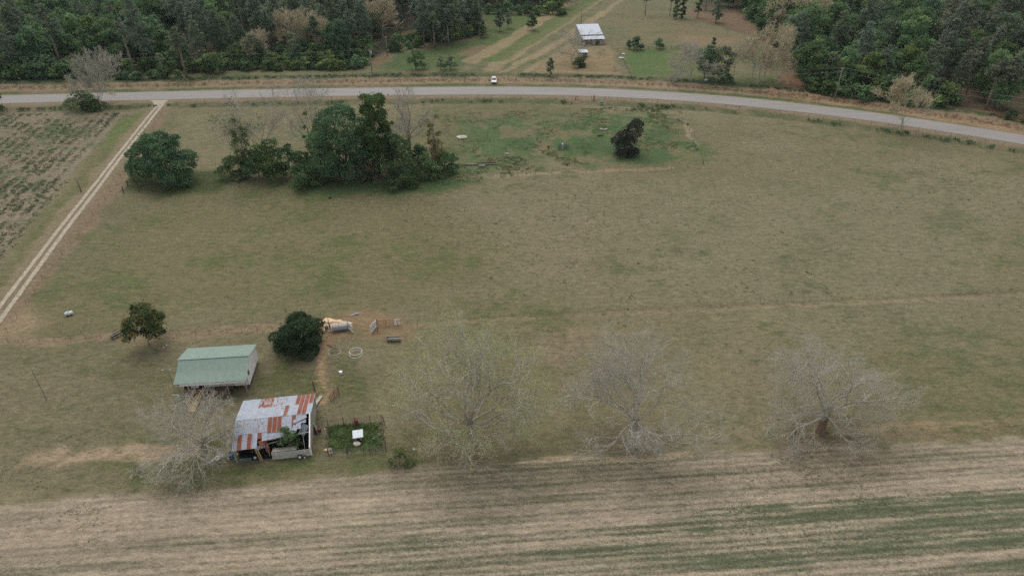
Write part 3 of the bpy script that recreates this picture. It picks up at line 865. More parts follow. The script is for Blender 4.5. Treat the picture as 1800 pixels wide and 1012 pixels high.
rgw = random.Random(99)
jobs = []
left_w = [(-70, 138), (60, 136), (240, 130), (385, 126), (402, 98), (425, 55), (445, -16), (-70, -16)]
mid_w = [(402, 116), (560, 112), (640, 108), (664, 88), (694, 58), (716, 28), (722, -16), (448, -16), (428, 55)]
blk_w = [(738, 84), (790, 80), (842, 58), (846, -14), (742, -14), (728, 40)]
far_w = [(848, 14), (925, 17), (980, 18), (1006, -2), (1012, -14), (848, -14)]
rgt_w = [(1252, 2), (1300, 18), (1350, 44), (1372, 84), (1392, 132), (1410, 150), (1500, 162), (1600, 172), (1690, 182), (1760, 196), (1860, 218), (1900, 228), (1900, -14), (1250, -14)]
for nm, poly_, sp in (('L', left_w, 9.9), ('M', mid_w, 8.2), ('K', blk_w, 6.6), ('F', far_w, 9.0), ('R', rgt_w, 10.2)):
    for p in scatter_world(poly_, sp, 17 + ord(nm)):
        jobs.append((nm, p))
OLD = [(112, 126), (50, 120), (238, 134), (328, 136), (478, 100), (165, 128), (425, 108), (560, 104), (620, 98), (1540, 158), (1452, 152), (1600, 168)]
def clear_of_old(p):
    px, py = to_px(p.x, p.y)
    return not any(abs(px - a) < 17 and py > b - 16 for a, b in OLD)
jobs = [j for j in jobs if clear_of_old(j[1])]
jobs.sort(key=lambda j: j[1].y)
SORTS = {'broad': (broad, 'dark green broadleaf tree', 'dark green broadleaf trees'), 'brite': (brite, 'bright green round crowned tree', 'bright green trees'),
         'grey': (greyt, 'grey green thin leaved tree', 'grey green trees'), 'pine': (pine, 'tall grey green pine', 'grey green pines'),
         'bpine': (bpine, 'brownish pine', 'brownish pines'), 'tan': (tan, 'leafless tan twigged tree', 'leafless tan trees')}
WHERE = {'L': 'in the left woods', 'M': 'in the middle woods left of the lane', 'K': 'in the block right of the lane', 'F': 'at the far end of the meadow', 'R': 'in the right woods'}
count = {}; rest = []
for nm, p in jobs:
    px, py = to_px(p.x, p.y); r = rgw.random(); rz = rgw.random() * 6.28; i = rgw.randrange(10)
    if nm == 'L':
        if px > 330 and r < .45: k = 'pine' if r < .3 else 'grey'
        else: k = 'broad' if r < .54 else ('brite' if r < .72 else ('grey' if r < .87 else 'pine'))
    elif nm == 'M':
        k = 'pine' if r < .62 else ('grey' if r < .86 else ('broad' if r < .96 else 'tan'))
    elif nm == 'K': k = 'pine' if r < .93 else 'grey'
    elif nm == 'F': k = 'broad' if r < .6 else 'pine'
    else:
        if px > 1630 and py > 80: k = 'bpine' if r < .62 else ('broad' if r < .85 else 'grey')
        else: k = 'broad' if r < .42 else ('brite' if r < .74 else ('grey' if r < .9 else ('pine' if r < .985 else 'tan')))
    sc = rgw.uniform(.78, 1.3)
    if nm == 'L': sc *= 1.05
    if nm == 'K': sc *= .92
    if nm == 'R': sc *= .90 if py > 120 else 1.16
    kind_name = 'broadleaf' if k in ('broad', 'brite') else ('pine' if k == 'pine' else k)
    count[kind_name] = count.get(kind_name, 0) + 1
    K, word, grp = SORTS[k]
    if count[kind_name] > (285 if kind_name == 'broadleaf' else 270): rest.append((K.p[i % len(K.p)], p, rz, sc)); continue
    K.put(i, (p.x, p.y, 0), rz, sc, word + ' ' + WHERE[nm], grp + ' ' + WHERE[nm])
if rest:
    vs_, ts_ = [], []
    for o, p, rz, sc in rest:
        for ch in o.children:
            if ch.name.startswith('crown'):
                me = ch.data; n_ = len(me.vertices); co = np.empty(n_ * 3, np.float32); me.vertices.foreach_get('co', co); co = co.reshape(-1, 4, 3)[::2] 
                t_ = np.empty(len(me.polygons), np.float32); me.attributes['tint'].data.foreach_get('value', t_)
                c_, s_ = math.cos(rz), math.sin(rz); x, y = co[..., 0], co[..., 1]; mid_ = co.mean(1, keepdims=True); 
                q = mid_ + (co - mid_) * 1.35
                vs_.append(np.stack([(q[..., 0] * c_ - q[..., 1] * s_) * sc + p.x, (q[..., 0] * s_ + q[..., 1] * c_) * sc + p.y, q[..., 2] * sc], -1)); ts_.append(t_[::2])
    tag(link('distant_woods', quads_mesh('distant_woods', np.concatenate(vs_), np.concatenate(ts_), M['leaf_wood'])), 'far green tops of the woods along the upper edge of the picture', None, None, 'stuff')
print('TREES', count, 'rest', len(rest))

# tall old pines whose trunks show at the front of the left wood
def oldpine(px, py, H, z0, R, seed, label, mat='leaf_pine', nb=26, leaves=2200):
    return make_pine('tall_pine', label, seed, H, z0, R, nb, leaves, .42, mat, at(px, py), tr=.36)
oldpine(112, 126, 23, 13.5, 5.2, 301, 'old flat topped pine with bare pale trunk at the front of the left woods')
oldpine(50, 120, 22, 14, 4.6, 302, 'leaning old pine with thin grey top, leftmost tall pine of the woods')
oldpine(238, 134, 19.5, 14.5, 2.2, 303, 'slender pine with a long bare trunk and tiny half dead crown', 'leaf_pine_brown', 12, 700)
oldpine(328, 136, 17, 9.5, 5.0, 304, 'forked tree with pale trunk where the left woods meet the roadside', 'leaf_wood_grey')
oldpine(478, 100, 17, 9, 3.4, 305, 'grey pine with a pale trunk above the shrub thicket left of the lane')
oldpine(165, 128, 15, 8, 3.6, 311, 'tree with a short pale trunk between the flat topped and the slender pine', 'leaf_wood')
oldpine(425, 108, 16, 8.5, 3.4, 312, 'grey pine with a visible trunk at the left end of the thicket')
oldpine(560, 104, 15.5, 9, 3.2, 313, 'grey pine with a visible trunk in front of the large tan tree', 'leaf_wood_grey')
oldpine(620, 98, 16.5, 9, 3.2, 314, 'grey pine with a visible trunk close to the lane')
oldpine(1540, 158, 13, 7.5, 4.6, 315, 'grey crowned tree with a pale forked trunk in the middle of the right woods', 'leaf_wood_grey', 30, 2600)
oldpine(1452, 152, 11, 6, 4.2, 316, 'spreading grey green tree behind the right roadside pole', 'leaf_wood_grey', 28, 2400)
oldpine(1600, 168, 12.5, 7, 4.2, 317, 'green tree with a pale trunk left of the brownish pines', 'leaf_wood', 28, 2600)
oldpine(1732, 193, 15.5, 10, 3.6, 306, 'brown topped pine, left one of two bare trunks by the roadside at right', 'leaf_pine_brown')
oldpine(1751, 195, 16.0, 10, 3.8, 307, 'brown topped pine, right one of two bare trunks by the roadside at right', 'leaf_pine_brown')
oldpine(764, 84, 13.5, 8, 3.0, 308, 'pine with a pale trunk at the front edge of the block right of the lane')
oldpine(788, 80, 14.0, 8, 3.0, 309, 'straight pine at the right front corner of the block beside the lane')
for i, (px, py, sc, lb) in enumerate(((548, 92, 1.0, 'large leafless tan tree spreading over the thicket left of the lane'), (575, 96, .9, 'smaller leafless tan tree right beside the large tan one'), (455, 108, .75, 'pale budding tree at the edge of the thicket near the left woods'))):
    tan.put(i, at(px, py), i * 2.0, sc, lb, G_TAN)

# thicket and edge shrubs
def shrub(name, seed, R, H, leaves, ls, mat, n=14):
    return make_tree(name, 'x', 'shrub', seed, R, H, .25, n, R * .42, leaves, ls, mat, 'bark', tr=.07, fill=.4, nl=5, bottom=.5)
shr = Kind([shrub('shrub', 400 + i, 2.0, 2.9, 900, .36, m_) for i, m_ in enumerate(('leaf_bush', 'leaf_wood', 'leaf_bright', 'leaf_bush'))])
edge_spots = []
def edge(poly_px, step, jx, jy, smin, smax, group, lbl, seed):
    rg = random.Random(seed); P = resample(A(poly_px), step)
    for p in P:
        q = p + Vector((rg.uniform(-jx, jx), rg.uniform(-jy, jy), 0)); i = rg.randrange(4); s = rg.uniform(smin, smax)
        shr.put(i, q, rg.random() * 6.28, s, lbl, group)
edge([(-30, 137), (60, 138), (180, 137)], 3.6, 1, 1.5, 1.1, 1.9, 'shrubs along the left woods', 'dark green shrub at the foot of the left woods', 1)
edge([(200, 141), (250, 139), (310, 137)], 2.6, .6, 1.2, .7, 1.1, 'low shrubs by the left power pole', 'low green shrub beside the pole at the left woods edge', 2)
edge([(400, 122), (480, 123), (600, 121), (642, 116)], 2.9, .8, 1.6, .8, 1.35, 'shrubs of the thicket left of the lane', 'green shrub in the thicket between roadside and pines', 3)
edge([(402, 104), (480, 103), (600, 100), (645, 92)], 4.2, 1, 3, 1.5, 2.4, 'young trees behind the thicket', 'leafy young tree deep in the thicket left of the lane', 14)
edge([(-40, 131), (100, 130), (230, 127), (380, 124)], 4.4, 1, 2.5, 1.5, 2.5, 'young trees along the left woods', 'leafy young tree filling the front of the left woods', 11)
edge([(1425, 152), (1510, 160), (1600, 172), (1660, 180)], 4.0, 1, 2.5, 1.5, 2.4, 'young trees along the right woods', 'leafy young tree filling the front of the right woods', 12)
edge([(700, 82), (738, 70), (790, 72), (840, 58)], 4.5, 1, 2, 1.1, 1.7, 'undergrowth of the pine block', 'dark undergrowth shrub inside the pine block right of the lane', 13)
edge([(402, 112), (480, 112), (600, 110), (650, 100)], 3.8, .8, 2, 1.2, 1.9, 'tall shrubs behind the thicket front', 'taller shrub behind the thicket front left of the lane', 4)
edge([(690, 92), (735, 84), (745, 70)], 4, 1, 1.5, 1.0, 1.5, 'shrubs under the pine block', 'dark shrub under the front of the pine block', 5)
edge([(1420, 160), (1500, 172), (1600, 183), (1660, 190)], 3.0, .8, 1.6, .9, 1.6, 'shrubs along the right woods', 'green shrub at the foot of the right woods', 6)
edge([(1772, 208), (1800, 214), (1860, 228)], 3.0, .8, 1.6, .9, 1.7, 'shrubs at the right frame edge', 'green shrub below the brownish pines at far right', 7)
edge([(1320, 30), (1352, 62), (1365, 85)], 4.0, 1, 1.5, 1.0, 1.7, 'shrubs where the right woods meet the meadow', 'dark shrub where the right woods meet the brown meadow', 8)
edge([(860, 24), (925, 26), (985, 25)], 5.0, 1, 1.5, 1.3, 2.0, 'shrubs at the far end of the meadow', 'dark shrub below the far woods beyond the meadow', 9)

# ------------------------------------------------------------------ single trees round the far yard
def one(name, label, cat, px, py, seed, R, H, z0=.3, mat='leaf_bush', leaves=1500, ls=.4, nb=22, bark='bark', tr=.18, **kw):
    return make_tree(name, label, cat, seed, R, H - z0, z0, nb, R * .36, leaves, ls, mat, bark, tr, loc=at(px, py), **kw)
make_pine('small_pine', 'small dark pine standing alone just across the road near the barn', 501, 6.2, 1.6, 1.9, 26, 1100, .34, 'leaf_pine', at(967, 134), tr=.12)
make_pine('small_pine', 'small dark pine at the far left of the mown meadow', 502, 7.0, 1.6, 2.8, 30, 1200, .4, 'leaf_oak', at(935, 53), tr=.14)
make_pine('small_pine', 'pine pair member on the meadow, left one nearest the pine block', 503, 8.5, 2.2, 2.8, 30, 1300, .4, 'leaf_pine', at(879, 55), tr=.14)
make_pine('small_pine', 'narrow dark conifer beside the right edge of the pine block', 504, 6.5, .6, 1.8, 24, 900, .36, 'leaf_oak', at(850, 66), tr=.12)
make_pine('small_pine', 'slim pine just right of the meadow pine pair', 505, 8.0, 2.0, 2.2, 26, 1000, .38, 'leaf_pine', at(893, 50), tr=.12)
make_pine('small_pine', 'tall pine on the far meadow behind the barn', 506, 12.5, 7.0, 3.4, 26, 1300, .44, 'leaf_pine', at(1134, 27), tr=.17)
make_pine('vine_clad_pine', 'left one of two dark ivy covered trunks beyond the meadow', 507, 17, 1, 1.9, 36, 1800, .44, 'leaf_oak', at(1188, 33), tr=.2)
make_pine('vine_clad_pine', 'right one of two dark ivy covered trunks beyond the meadow', 508, 17, .5, 1.7, 36, 1800, .44, 'leaf_oak', at(1199, 32), tr=.2)
make_pine('meadow_pine', 'thin pine left of the two ivy covered trunks', 509, 14, 7, 2.8, 22, 1200, .42, 'leaf_pine', at(1177, 28), tr=.16)
make_pine('vine_clad_pine', 'single dark ivy covered trunk on brown ground right of the pair', 510, 17, 2.5, 1.8, 34, 1500, .44, 'leaf_oak', at(1226, 31), tr=.2)
make_pine('meadow_pine', 'bushy pine on brown ground nearest the right woods', 511, 15, 1.5, 3.2, 46, 2200, .46, 'leaf_pine', at(1258, 40), tr=.2)
make_pine('meadow_pine', 'thin pine behind the single ivy covered trunk', 512, 15, 7, 3.2, 26, 1300, .44, 'leaf_pine', at(1240, 18), tr=.2)
one('round_bush', 'large round green bush on the paddock fence, left of two', 'bush', 1119, 87, 521, 3.1, 4.6, mat='leaf_bush', leaves=1500, ls=.36)
one('dark_conifer', 'small dark conifer touching the large round paddock bush', 'bush', 1105, 86, 522, 1.3, 3.4, mat='leaf_oak', leaves=700, ls=.3)
one('round_bush', 'smaller round green bush on the paddock fence, right of two', 'bush', 1158, 86, 523, 2.4, 4.2, mat='leaf_wood', leaves=1300, ls=.34)
one('spreading_bush', 'dense dark green bush in front of the small tin shed', 'bush', 1019, 118, 524, 3.2, 3.6, mat='leaf_bush', leaves=1700, ls=.34)
one('dark_conifer', 'small dark conifer peeking up behind the big grey green tree', 'bush', 1253, 82, 525, 1.3, 3.8, mat='leaf_oak', leaves=600, ls=.3)
one('big_tree', 'big grey green tree with a dark left half beside the paddock', 'tree', 1262, 142, 526, 5.4, 12.0, 1.6, 'leaf_wood_grey', 3600, .40, 44, 'pale_bark', .22, fill=.6, rough=.9)
one('big_tree', 'dark leaved half of the tree pair beside the paddock', 'tree', 1238, 138, 527, 4.6, 11.0, .8, 'leaf_oak', 3200, .42, 40, 'bark', .22)
one('low_bush', 'low green bush on the pole side of the grey green tree', 'bush', 1278, 146, 528, 2.4, 3.0, mat='leaf_bush', leaves=900, ls=.34)
one('young_oak', 'small round oak standing alone between lane and roadside', 'tree', 731, 122, 529, 3.6, 6.6, .9, 'leaf_oak', 1900, .36, 26)
one('thin_bush', 'thin grey brush right of the small round oak by the road', 'bush', 775, 124, 530, 3.0, 5.0, .8, 'leaf_wood_grey', 800, .34, 18, fill=.8, rough=1.0)
one('thin_bush', 'second thin grey brush just right of the first by the road', 'bush', 792, 123, 531, 2.6, 5.0, .8, 'leaf_wood_grey', 700, .34, 16, fill=.8, rough=1.0)
CB = (0, 6, 6, 5)
make_bare('bare_tree', 'bare pale twigged tree left of the dark paddock tree', 'tree', 541, at(1213, 143), 9.5, 6.5, 2.6, .22, 9, (0, 7, 7, 5, 4), twig=.02, up=.2, seg=1.2, lens=(.45, .68))
make_bare('bare_tree', 'dense bare tree with pale crown where the right woods begin', 'tree', 542, at(1332, 146), 18.0, 6.5, 6.0, .26, 10, (0, 8, 7, 6, 4), twigm='tan_twig', leaf='leaf_sprout', nleaf=2600, lsize=.14, twig=.032, up=.5, seg=1.5, lens=(.45, .68))
make_bare('bare_tree', 'slim bare trunk left of the dense bare tree', 'tree', 543, at(1320, 144), 14, 3.5, 6, .15, 6, (0, 6, 6, 5), twigm='tan_twig', twig=.028, up=.5, seg=1.3, lens=(.45, .68))
make_bare('bare_tree', 'slim bare trunk right of the dense bare tree', 'tree', 544, at(1342, 143), 13, 3.5, 6, .15, 6, (0, 6, 6, 5), twigm='tan_twig', twig=.028, up=.5, seg=1.3, lens=(.45, .68))
make_bare('bare_tree', 'thin faint bare tree between grey green tree and bare clump', 'tree', 545, at(1288, 145), 13, 2.6, 6, .12, 6, (0, 6, 5, 4), twig=.02, up=.6, seg=1.3)
make_bare('bare_tree', 'short bare tree with a forked pale trunk by the right woods corner', 'tree', 546, at(1367, 146), 7.5, 4.6, 1.8, .18, 7, (0, 7, 6, 5), twigm='tan_twig', leaf='leaf_sprout', nleaf=900, lsize=.13, twig=.028, up=.25, seg=1.2, lens=(.45, .68))
make_bare('bare_tree', 'bare tree leaning over the far barn front', 'tree', 547, at(1017, 108), 11, 5.5, 2.5, .16, 7, (0, 6, 5, 4), bark='bark', twigm='grey_twig', twig=.022, up=.35, seg=1.3)
make_bare('bare_tree', 'faint bare tree left of the small tin shed', 'tree', 548, at(1004, 110), 8.5, 5.5, 1.8, .14, 8, (0, 6, 6, 5), twigm='grey_twig', twig=.018, up=.25, seg=1.2, lens=(.45, .68))
make_bare('bare_tree', 'upright bare tree above a bush on the near side of the road at left', 'tree', 549, at(178, 190), 15.0, 5.4, 3.0, .28, 10, (0, 8, 7, 6, 4), twigm='grey_twig', twig=.026, up=.45, seg=1.4, lens=(.45, .68))
one('roadside_bush', 'wide olive bush at the foot of the bare roadside tree', 'bush', 148, 192, 550, 6.0, 5.2, .2, 'leaf_vine', 2600, .36, 30, fill=.5)
one('roadside_bush', 'darker bush part standing right of the wide olive roadside bush', 'bush', 160, 195, 551, 3.6, 3.6, .2, 'leaf_oak', 1400, .34, 20, fill=.4)
one('roadside_bush', 'dark green bush cut by the left edge of the picture', 'bush', -4, 197, 552, 3.6, 7.6, .2, 'leaf_oak', 1800, .38, 24)
make_bare('budding_tree', 'small rounded budding tree on the near side of the road at right', 'tree', 553, at(1581, 232), 13.2, 4.9, 3.2, .24, 10, (0, 8, 8, 6, 4), twigm='tan_twig', leaf='leaf_sprout', nleaf=1500, lsize=.08, twig=.024, up=.55, seg=1.4, lens=(.42, .62))

# ------------------------------------------------------------------ trees in the pasture
make_tree('live_oak', 'broad dark green oak beside the dirt track, round and dense', 'tree', 601, 8.8, 9.0, 1.8, 90, 2.2, 21000, .34, 'leaf_oak', 'bark', .42, loc=at(291, 317), top=.9, fill=.22, nl=14)
make_bare('vine_snag', 'dead tree wrapped in olive vines at the left end of the grove', 'tree', 602, at(434, 310), 17.5, 3.2, 6, .3, 7, (0, 5, 5, 4), twig=.02, up=.8, seg=1.3, leaf='leaf_vine', nleaf=1200, lsize=.17)
def vines(px, py, seed, col_h, n, label, mat='leaf_vine', w=1.0, spread=2.0, leaves=2600):
    rg = random.Random(seed); B = []
    for i in range(n):
        f = i / (n - 1); B.append((rg.uniform(-1, 1) * spread * (.35 + f * .6), rg.uniform(-.7, .7) * spread * .6, .6 + col_h * f * rg.uniform(.75, 1), w * rg.uniform(.5, 1.0) * (1.2 - .6 * f), rg.uniform(.9, 1.6)))
    t = thing('vine_column', label, 'vine', at(px, py))
    V, ti = leaf_cloud(seed, B, leaves, .32, rough=.8, fill=.5); link('leaves', quads_mesh('leaves', V, ti, M[mat]), t)
    mb = MB(); mb.tube([(0, 0, -.1), (.2, .1, col_h * .4), (-.1, 0, col_h * .8), (.3, 0, col_h)], [.25, .18, .12, .05], 6)
    for k in range(5):
        b = B[rg.randrange(n)]; mb.tube([(0, 0, b[2] * .6), (b[0] * .6, b[1] * .6, b[2] * .9), (b[0], b[1], b[2] + .6)], [.12, .07, .03], 4, caps=False)
    mb.build('stem', M['pale_bark'], t)
    return t
vines(437, 311, 603, 15, 22, 'tall olive vine column climbing the leftmost dead tree of the grove', spread=1.9, w=1.25, leaves=3400)
one('weeping_bush', 'hanging olive green bush at the very left of the grove', 'bush', 412, 312, 604, 4.2, 5.6, .2, 'leaf_vine', 3400, .32, 24, fill=.4)
one('grove_bush', 'green bush at the foot of the tall olive vine column', 'bush', 456, 312, 664, 3.8, 6.6, .2, 'leaf_wood', 3400, .32, 30, fill=.35)
one('grove_bush', 'dark green bush between the vine column and the low front bush', 'bush', 482, 312, 605, 5.2, 9.4, .3, 'leaf_oak', 4200, .34, 40, fill=.3)
one('grove_bush', 'low rounded bush at the front left of the grove', 'bush', 539, 327, 606, 4.2, 5.2, .2, 'leaf_bush', 3800, .32, 36, fill=.3)
one('grove_bush', 'dark bush filling the gap right of the small round grove bush', 'bush', 512, 310, 661, 4.6, 8.0, .2, 'leaf_oak', 3000, .34, 30, fill=.35)
one('grove_bush', 'leafy green bush under the left flank of the main grove tree', 'bush', 590, 314, 662, 3.4, 5.0, .2, 'leaf_bush', 2600, .34, 28, fill=.35)
one('grove_bush', 'leafy green bush under the right flank of the main grove tree', 'bush', 642, 316, 663, 3.4, 5.4, .2, 'leaf_wood', 2600, .34, 28, fill=.35)
vines(552, 296, 607, 13.5, 16, 'thin vine covered snag rising left of the main dark grove tree', spread=2.6, w=.9, mat='leaf_vine', leaves=2000)
one('grove_tree', 'main wide dark green tree in the middle of the grove', 'tree', 612, 306, 608, 9.0, 17.0, 1.0, 'leaf_oak', 19000, .36, 110, 'bark', .45, fill=.25)
make_tree('grove_tree', 'tallest pointed dark green tree of the grove', 'tree', 609, 5.0, 18.0, 3.0, 72, 1.75, 12500, .36, 'leaf_oak', 'bark', .4, loc=at(668, 308), fill=.25, top=.55)
one('grove_tree', 'mid height green tree on the right shoulder of the tallest one', 'tree', 694, 309, 610, 5.6, 11.5, 1.0, 'leaf_wood', 6000, .36, 46, fill=.3)
one('grove_bush', 'low green bush at the front right of the grove', 'bush', 700, 326, 611, 4.6, 5.6, .2, 'leaf_bush', 4200, .32, 38, fill=.3)
one('grove_bush', 'dark bush under the leaning bare stems left of the grove centre', 'bush', 574, 296, 612, 4.0, 8.8, .3, 'leaf_oak', 3200, .34, 30, fill=.3)
one('grove_bush', 'bush with yellowish leaves at the right end of the grove', 'bush', 752, 309, 613, 4.2, 5.4, .2, 'leaf_bush', 3200, .32, 30, fill=.35)
one('grove_bush', 'rounded dark bush, rightmost of the grove', 'bush', 782, 303, 614, 3.8, 5.2, .2, 'leaf_oak', 3000, .32, 28, fill=.35)
one('grove_bush', 'dark bush behind the bare trunk of the grove', 'bush', 735, 292, 615, 3.4, 5.4, .2, 'leaf_oak', 2400, .34, 24, fill=.35)
vines(766, 296, 616, 14.5, 22, 'yellow green vine column at the right end of the grove', 'leaf_yellow', 1.0, 1.9, 1600)
vines(771, 300, 617, 9, 14, 'dry brown vine mass below the yellow green vine column', 'leaf_dry', 1.2, 2.8, 1300)
vines(636, 318, 665, 10, 16, 'olive vines hanging over the front of the main dark grove tree', w=1.1, spread=2.2, leaves=1800)
vines(690, 304, 666, 13, 18, 'olive vines climbing the right flank of the tallest grove tree', w=1.0, spread=2.0, leaves=1900)
vines(575, 302, 667, 12, 16, 'ragged vines on the left flank of the main dark grove tree', w=1.0, spread=2.0, leaves=1700)
make_bare('bare_tree', 'tall bare trunk rising above the road from the grove', 'tree', 618, at(724, 298), 20, 4.2, 11, .3, 8, (0, 6, 6, 5, 4), bark='bark', twigm='grey_twig', twig=.016, up=.7, seg=1.5, lens=(.45, .65))
make_bare('bare_tree', 'faint bare tree behind the vine column left of the grove', 'tree', 619, at(470, 292), 18, 6.5, 7, .24, 9, (0, 6, 5, 4, 3), bark='pale_bark', twigm='grey_twig', twig=.014, up=.6, seg=1.5, lens=(.45, .68))
make_bare('bare_tree', 'faint bare tree behind the thin vine snag of the grove', 'tree', 620, at(556, 286), 19, 6, 7, .24, 8, (0, 6, 5, 4, 3), bark='pale_bark', twigm='grey_twig', twig=.014, up=.7, seg=1.5, lens=(.45, .68))
for i, (px, py, s) in enumerate(((592, 313, 4.0), (662, 318, 3.6))):
    make_bare('bare_tangle', ('tangle of dead brown branches under the main grove tree', 'tangle of dead pale branches left of the front right grove bush')[i], 'dead branches', 630 + i, at(px, py), s, 4.0, .7, .12, 9, (0, 5, 5, 4), bark='red_bark', twigm='red_bark', twig=.03, up=.15, seg=.9)
# cedar
make_tree('dark_cedar', 'dark brownish green cedar leaning right, alone near the road', 'tree', 640, 4.2, 5.6, .3, 46, 1.5, 8200, .28, 'leaf_cedar', 'red_bark', .25, loc=at(1098, 270), fill=.35, extra=[(1.6, .3, 6.4, 1.7, .8), (2.6, .4, 7.4, 1.6, .8), (2.4, .2, 8.6, 1.3, .8), (1.2, 0, 7.4, 1.4, .8), (3.3, 0, 8.0, 1.2, .7), (-2.8, 0, 3.6, 1.3, .8), (.6, .5, 5.4, 1.6, .8), (2.2, .2, 5.0, 1.9, .8), (1.2, .6, 3.2, 2.0, .8), (-1.0, .4, 4.8, 1.8, .8), (2.0, .8, 6.2, 1.8, .8), (2.9, .3, 6.4, 1.5, .8)])
make_bare('dead_snag', 'pale dead stub beside the foot of the dark cedar', 'dead tree', 641, at(1077, 270), 4.5, 1.6, 2.0, .14, 4, (0, 3, 3), twig=.03, up=.6)
mb = MB(); mb.tube([(-.8, 0, .05), (-.2, .1, .9), (.1, 0, 1.7), (.3, 0, 2.3)], [.55, .42, .28, .06], 7); mb.tube([(.8, -.1, 0), (.3, 0, .8), (.1, .1, 1.5)], [.3, .26, .1], 6)
tag(mb.build('red_stump', M['orange_clay'], loc=at(1103, 272)), 'orange red split stump under the dark cedar', 'stump')
# two trees near the house
make_tree('autumn_tree', 'small tree with orange and green leaves above the feed trough', 'tree', 650, 3.6, 5.0, 2.2, 54, 1.1, 7000, .25, 'leaf_autumn', 'pale_bark', .14, loc=at(262, 604), fill=.5, rough=.8)
make_tree('round_tree', 'dense round dark green tree by the yard fence behind the houses', 'tree', 651, 3.95, 6.0, .4, 110, 1.3, 19000, .21, 'leaf_ball', 'bark', .3, loc=at(529, 611), fill=.2, nl=10, bottom=.75)
# large bare trees along the field edge
D = math.radians
big_c = (0, 8, 8, 7, 6)
make_bare('sprouting_oak', 'huge spreading tree with thin new green leaves at the field edge', 'tree', 701, at(826, 786), 16.0, 9.2, 4.6, .50, 16, (0, 8, 6, 4, 3), 'pale_bark', 'grey_twig', 'leaf_sprout', 17000, .085, twig=.008, up=.16, wig=.42, seg=.9, maxn=170000, droop=.06, lens=(.45, .66),
    aim=[(D(0), .18, 1.0), (D(30), .5, 1.0), (D(55), .15, .95), (D(80), .75, 1), (D(125), .5, 1), (D(150), .15, 1), (D(180), .35, 1.0), (D(205), .25, 1.0), (D(228), .4, .8), (D(255), .6, .6), (D(280), .3, .45), (D(320), .35, .75), (D(345), .6, .9), (D(90), 1.3, 1), (D(200), 1.1, 1), (D(20), 1.05, 1)])
make_bare('bare_oak', 'spreading leafless tree with pale boughs, middle one of the field edge', 'tree', 702, at(1112, 782), 13.8, 7.4, 4.8, .40, 14, (0, 9, 7, 4, 3), 'pale_bark', 'grey_twig', twig=.008, up=.14, wig=.42, seg=.8, maxn=150000, droop=.08, lens=(.45, .66),
    aim=[(D(-8), .45, 1.1), (D(25), .6, 1), (D(60), .45, 1), (D(85), .8, 1.05), (D(110), .4, .95), (D(140), .55, 1), (D(170), .3, 1.05), (D(215), .15, 1.15), (D(235), .3, .9), (D(270), .5, .5), (D(330), .2, .7), (D(90), 1.25, 1), (D(180), 1.1, 1), (D(10), 1.05, 1)])
make_bare('bare_oak', 'spreading leafless tree with a reddish trunk, rightmost at the field edge', 'tree', 703, at(1442, 756), 11.6, 7.6, 3.9, .42, 15, (0, 9, 7, 4, 3), 'pale_bark', 'grey_twig', twig=.008, up=.14, wig=.42, seg=.8, maxn=150000, droop=.10, lens=(.45, .66),
    aim=[(D(0), .35, 1.05), (D(28), .6, .95), (D(50), .35, 1), (D(80), .75, 1), (D(105), .4, 1), (D(135), .6, 1), (D(160), .3, .9), (D(190), .2, 1.1), (D(205), .1, 1.0), (D(250), .5, .5), (D(300), .15, .8), (D(330), .3, .85), (D(90), 1.3, 1), (D(170), 1.1, 1), (D(20), 1.05, 1)])
make_bare('bare_oak', 'spreading leafless grey tree between the ramp and the rusty shed', 'tree', 704, at(364, 806), 7.6, 5.6, 3.2, .30, 15, (0, 8, 7, 4, 3), 'pale_bark', 'grey_twig', twig=.008, up=.10, wig=.42, seg=.8, maxn=140000, droop=.06, lens=(.45, .66),
    aim=[(D(5), .4, .75), (D(40), .7, .85), (D(70), .5, .9), (D(95), .8, 1.0), (D(115), .5, 1.0), (D(140), .6, 1.05), (D(162), .3, 1.2), (D(180), .5, 1.0), (D(205), .25, 1.1), (D(230), .3, 1.1), (D(262), .35, 1.0), (D(290), .3, .95), (D(330), .3, .8), (D(110), 1.2, 1), (D(190), 1.1, 1), (D(20), 1.0, .9)])
for o in COL.objects:
    if o.name.startswith('bare_oak') and o.get('label', '').find('reddish') > 0:
        mbk = MB(); mbk.tube([(-.1, -.1, -.1), (0, 0, 1.2), (.05, .05, 3.8)], [.88, .60, .50], 9, caps=False); mbk.build('bark_wrap', M['red_bark'], o)
one('vine_brush', 'low leafy brush under the left boughs of the huge sprouting tree', 'bush', 702, 816, 710, 2.1, 2.4, .1, 'leaf_vine', 1100, .17, 20, fill=.8, rough=1.0, tr=.06)
make_bare('dead_branch', 'fallen forked grey branch in front of the huge sprouting tree', 'branch', 711, at(828, 806), 1.1, 2.4, .2, .06, 6, (0, 4, 4), twig=.018, up=.05)
make_bare('dead_branch', 'heap of fallen branches at the foot of the middle leafless tree', 'branch', 712, at(1118, 790), 1.5, 2.4, .25, .08, 8, (0, 5, 5), twig=.02, up=.05, bark='red_bark')
make_bare('dead_branch', 'small forked dead branch standing in the stubble right of centre', 'branch', 713, at(1458, 790), 1.5, .8, .8, .035, 4, (0, 3, 3), twig=.014, up=.5)
make_bare('dead_branch', 'small pale heap of dead branches on the lawn left of the bare tree', 'branch', 714, at(241, 832), .8, 1.3, .15, .05, 8, (0, 4, 4), twig=.02, up=.1)
one('shed_sapling', 'green sapling growing up through the collapsed shed corner', 'tree', 513, 792, 715, 1.5, 4.3, .7, 'leaf_wood', 2000, .2, 30, tr=.06, fill=.7, rough=.9)

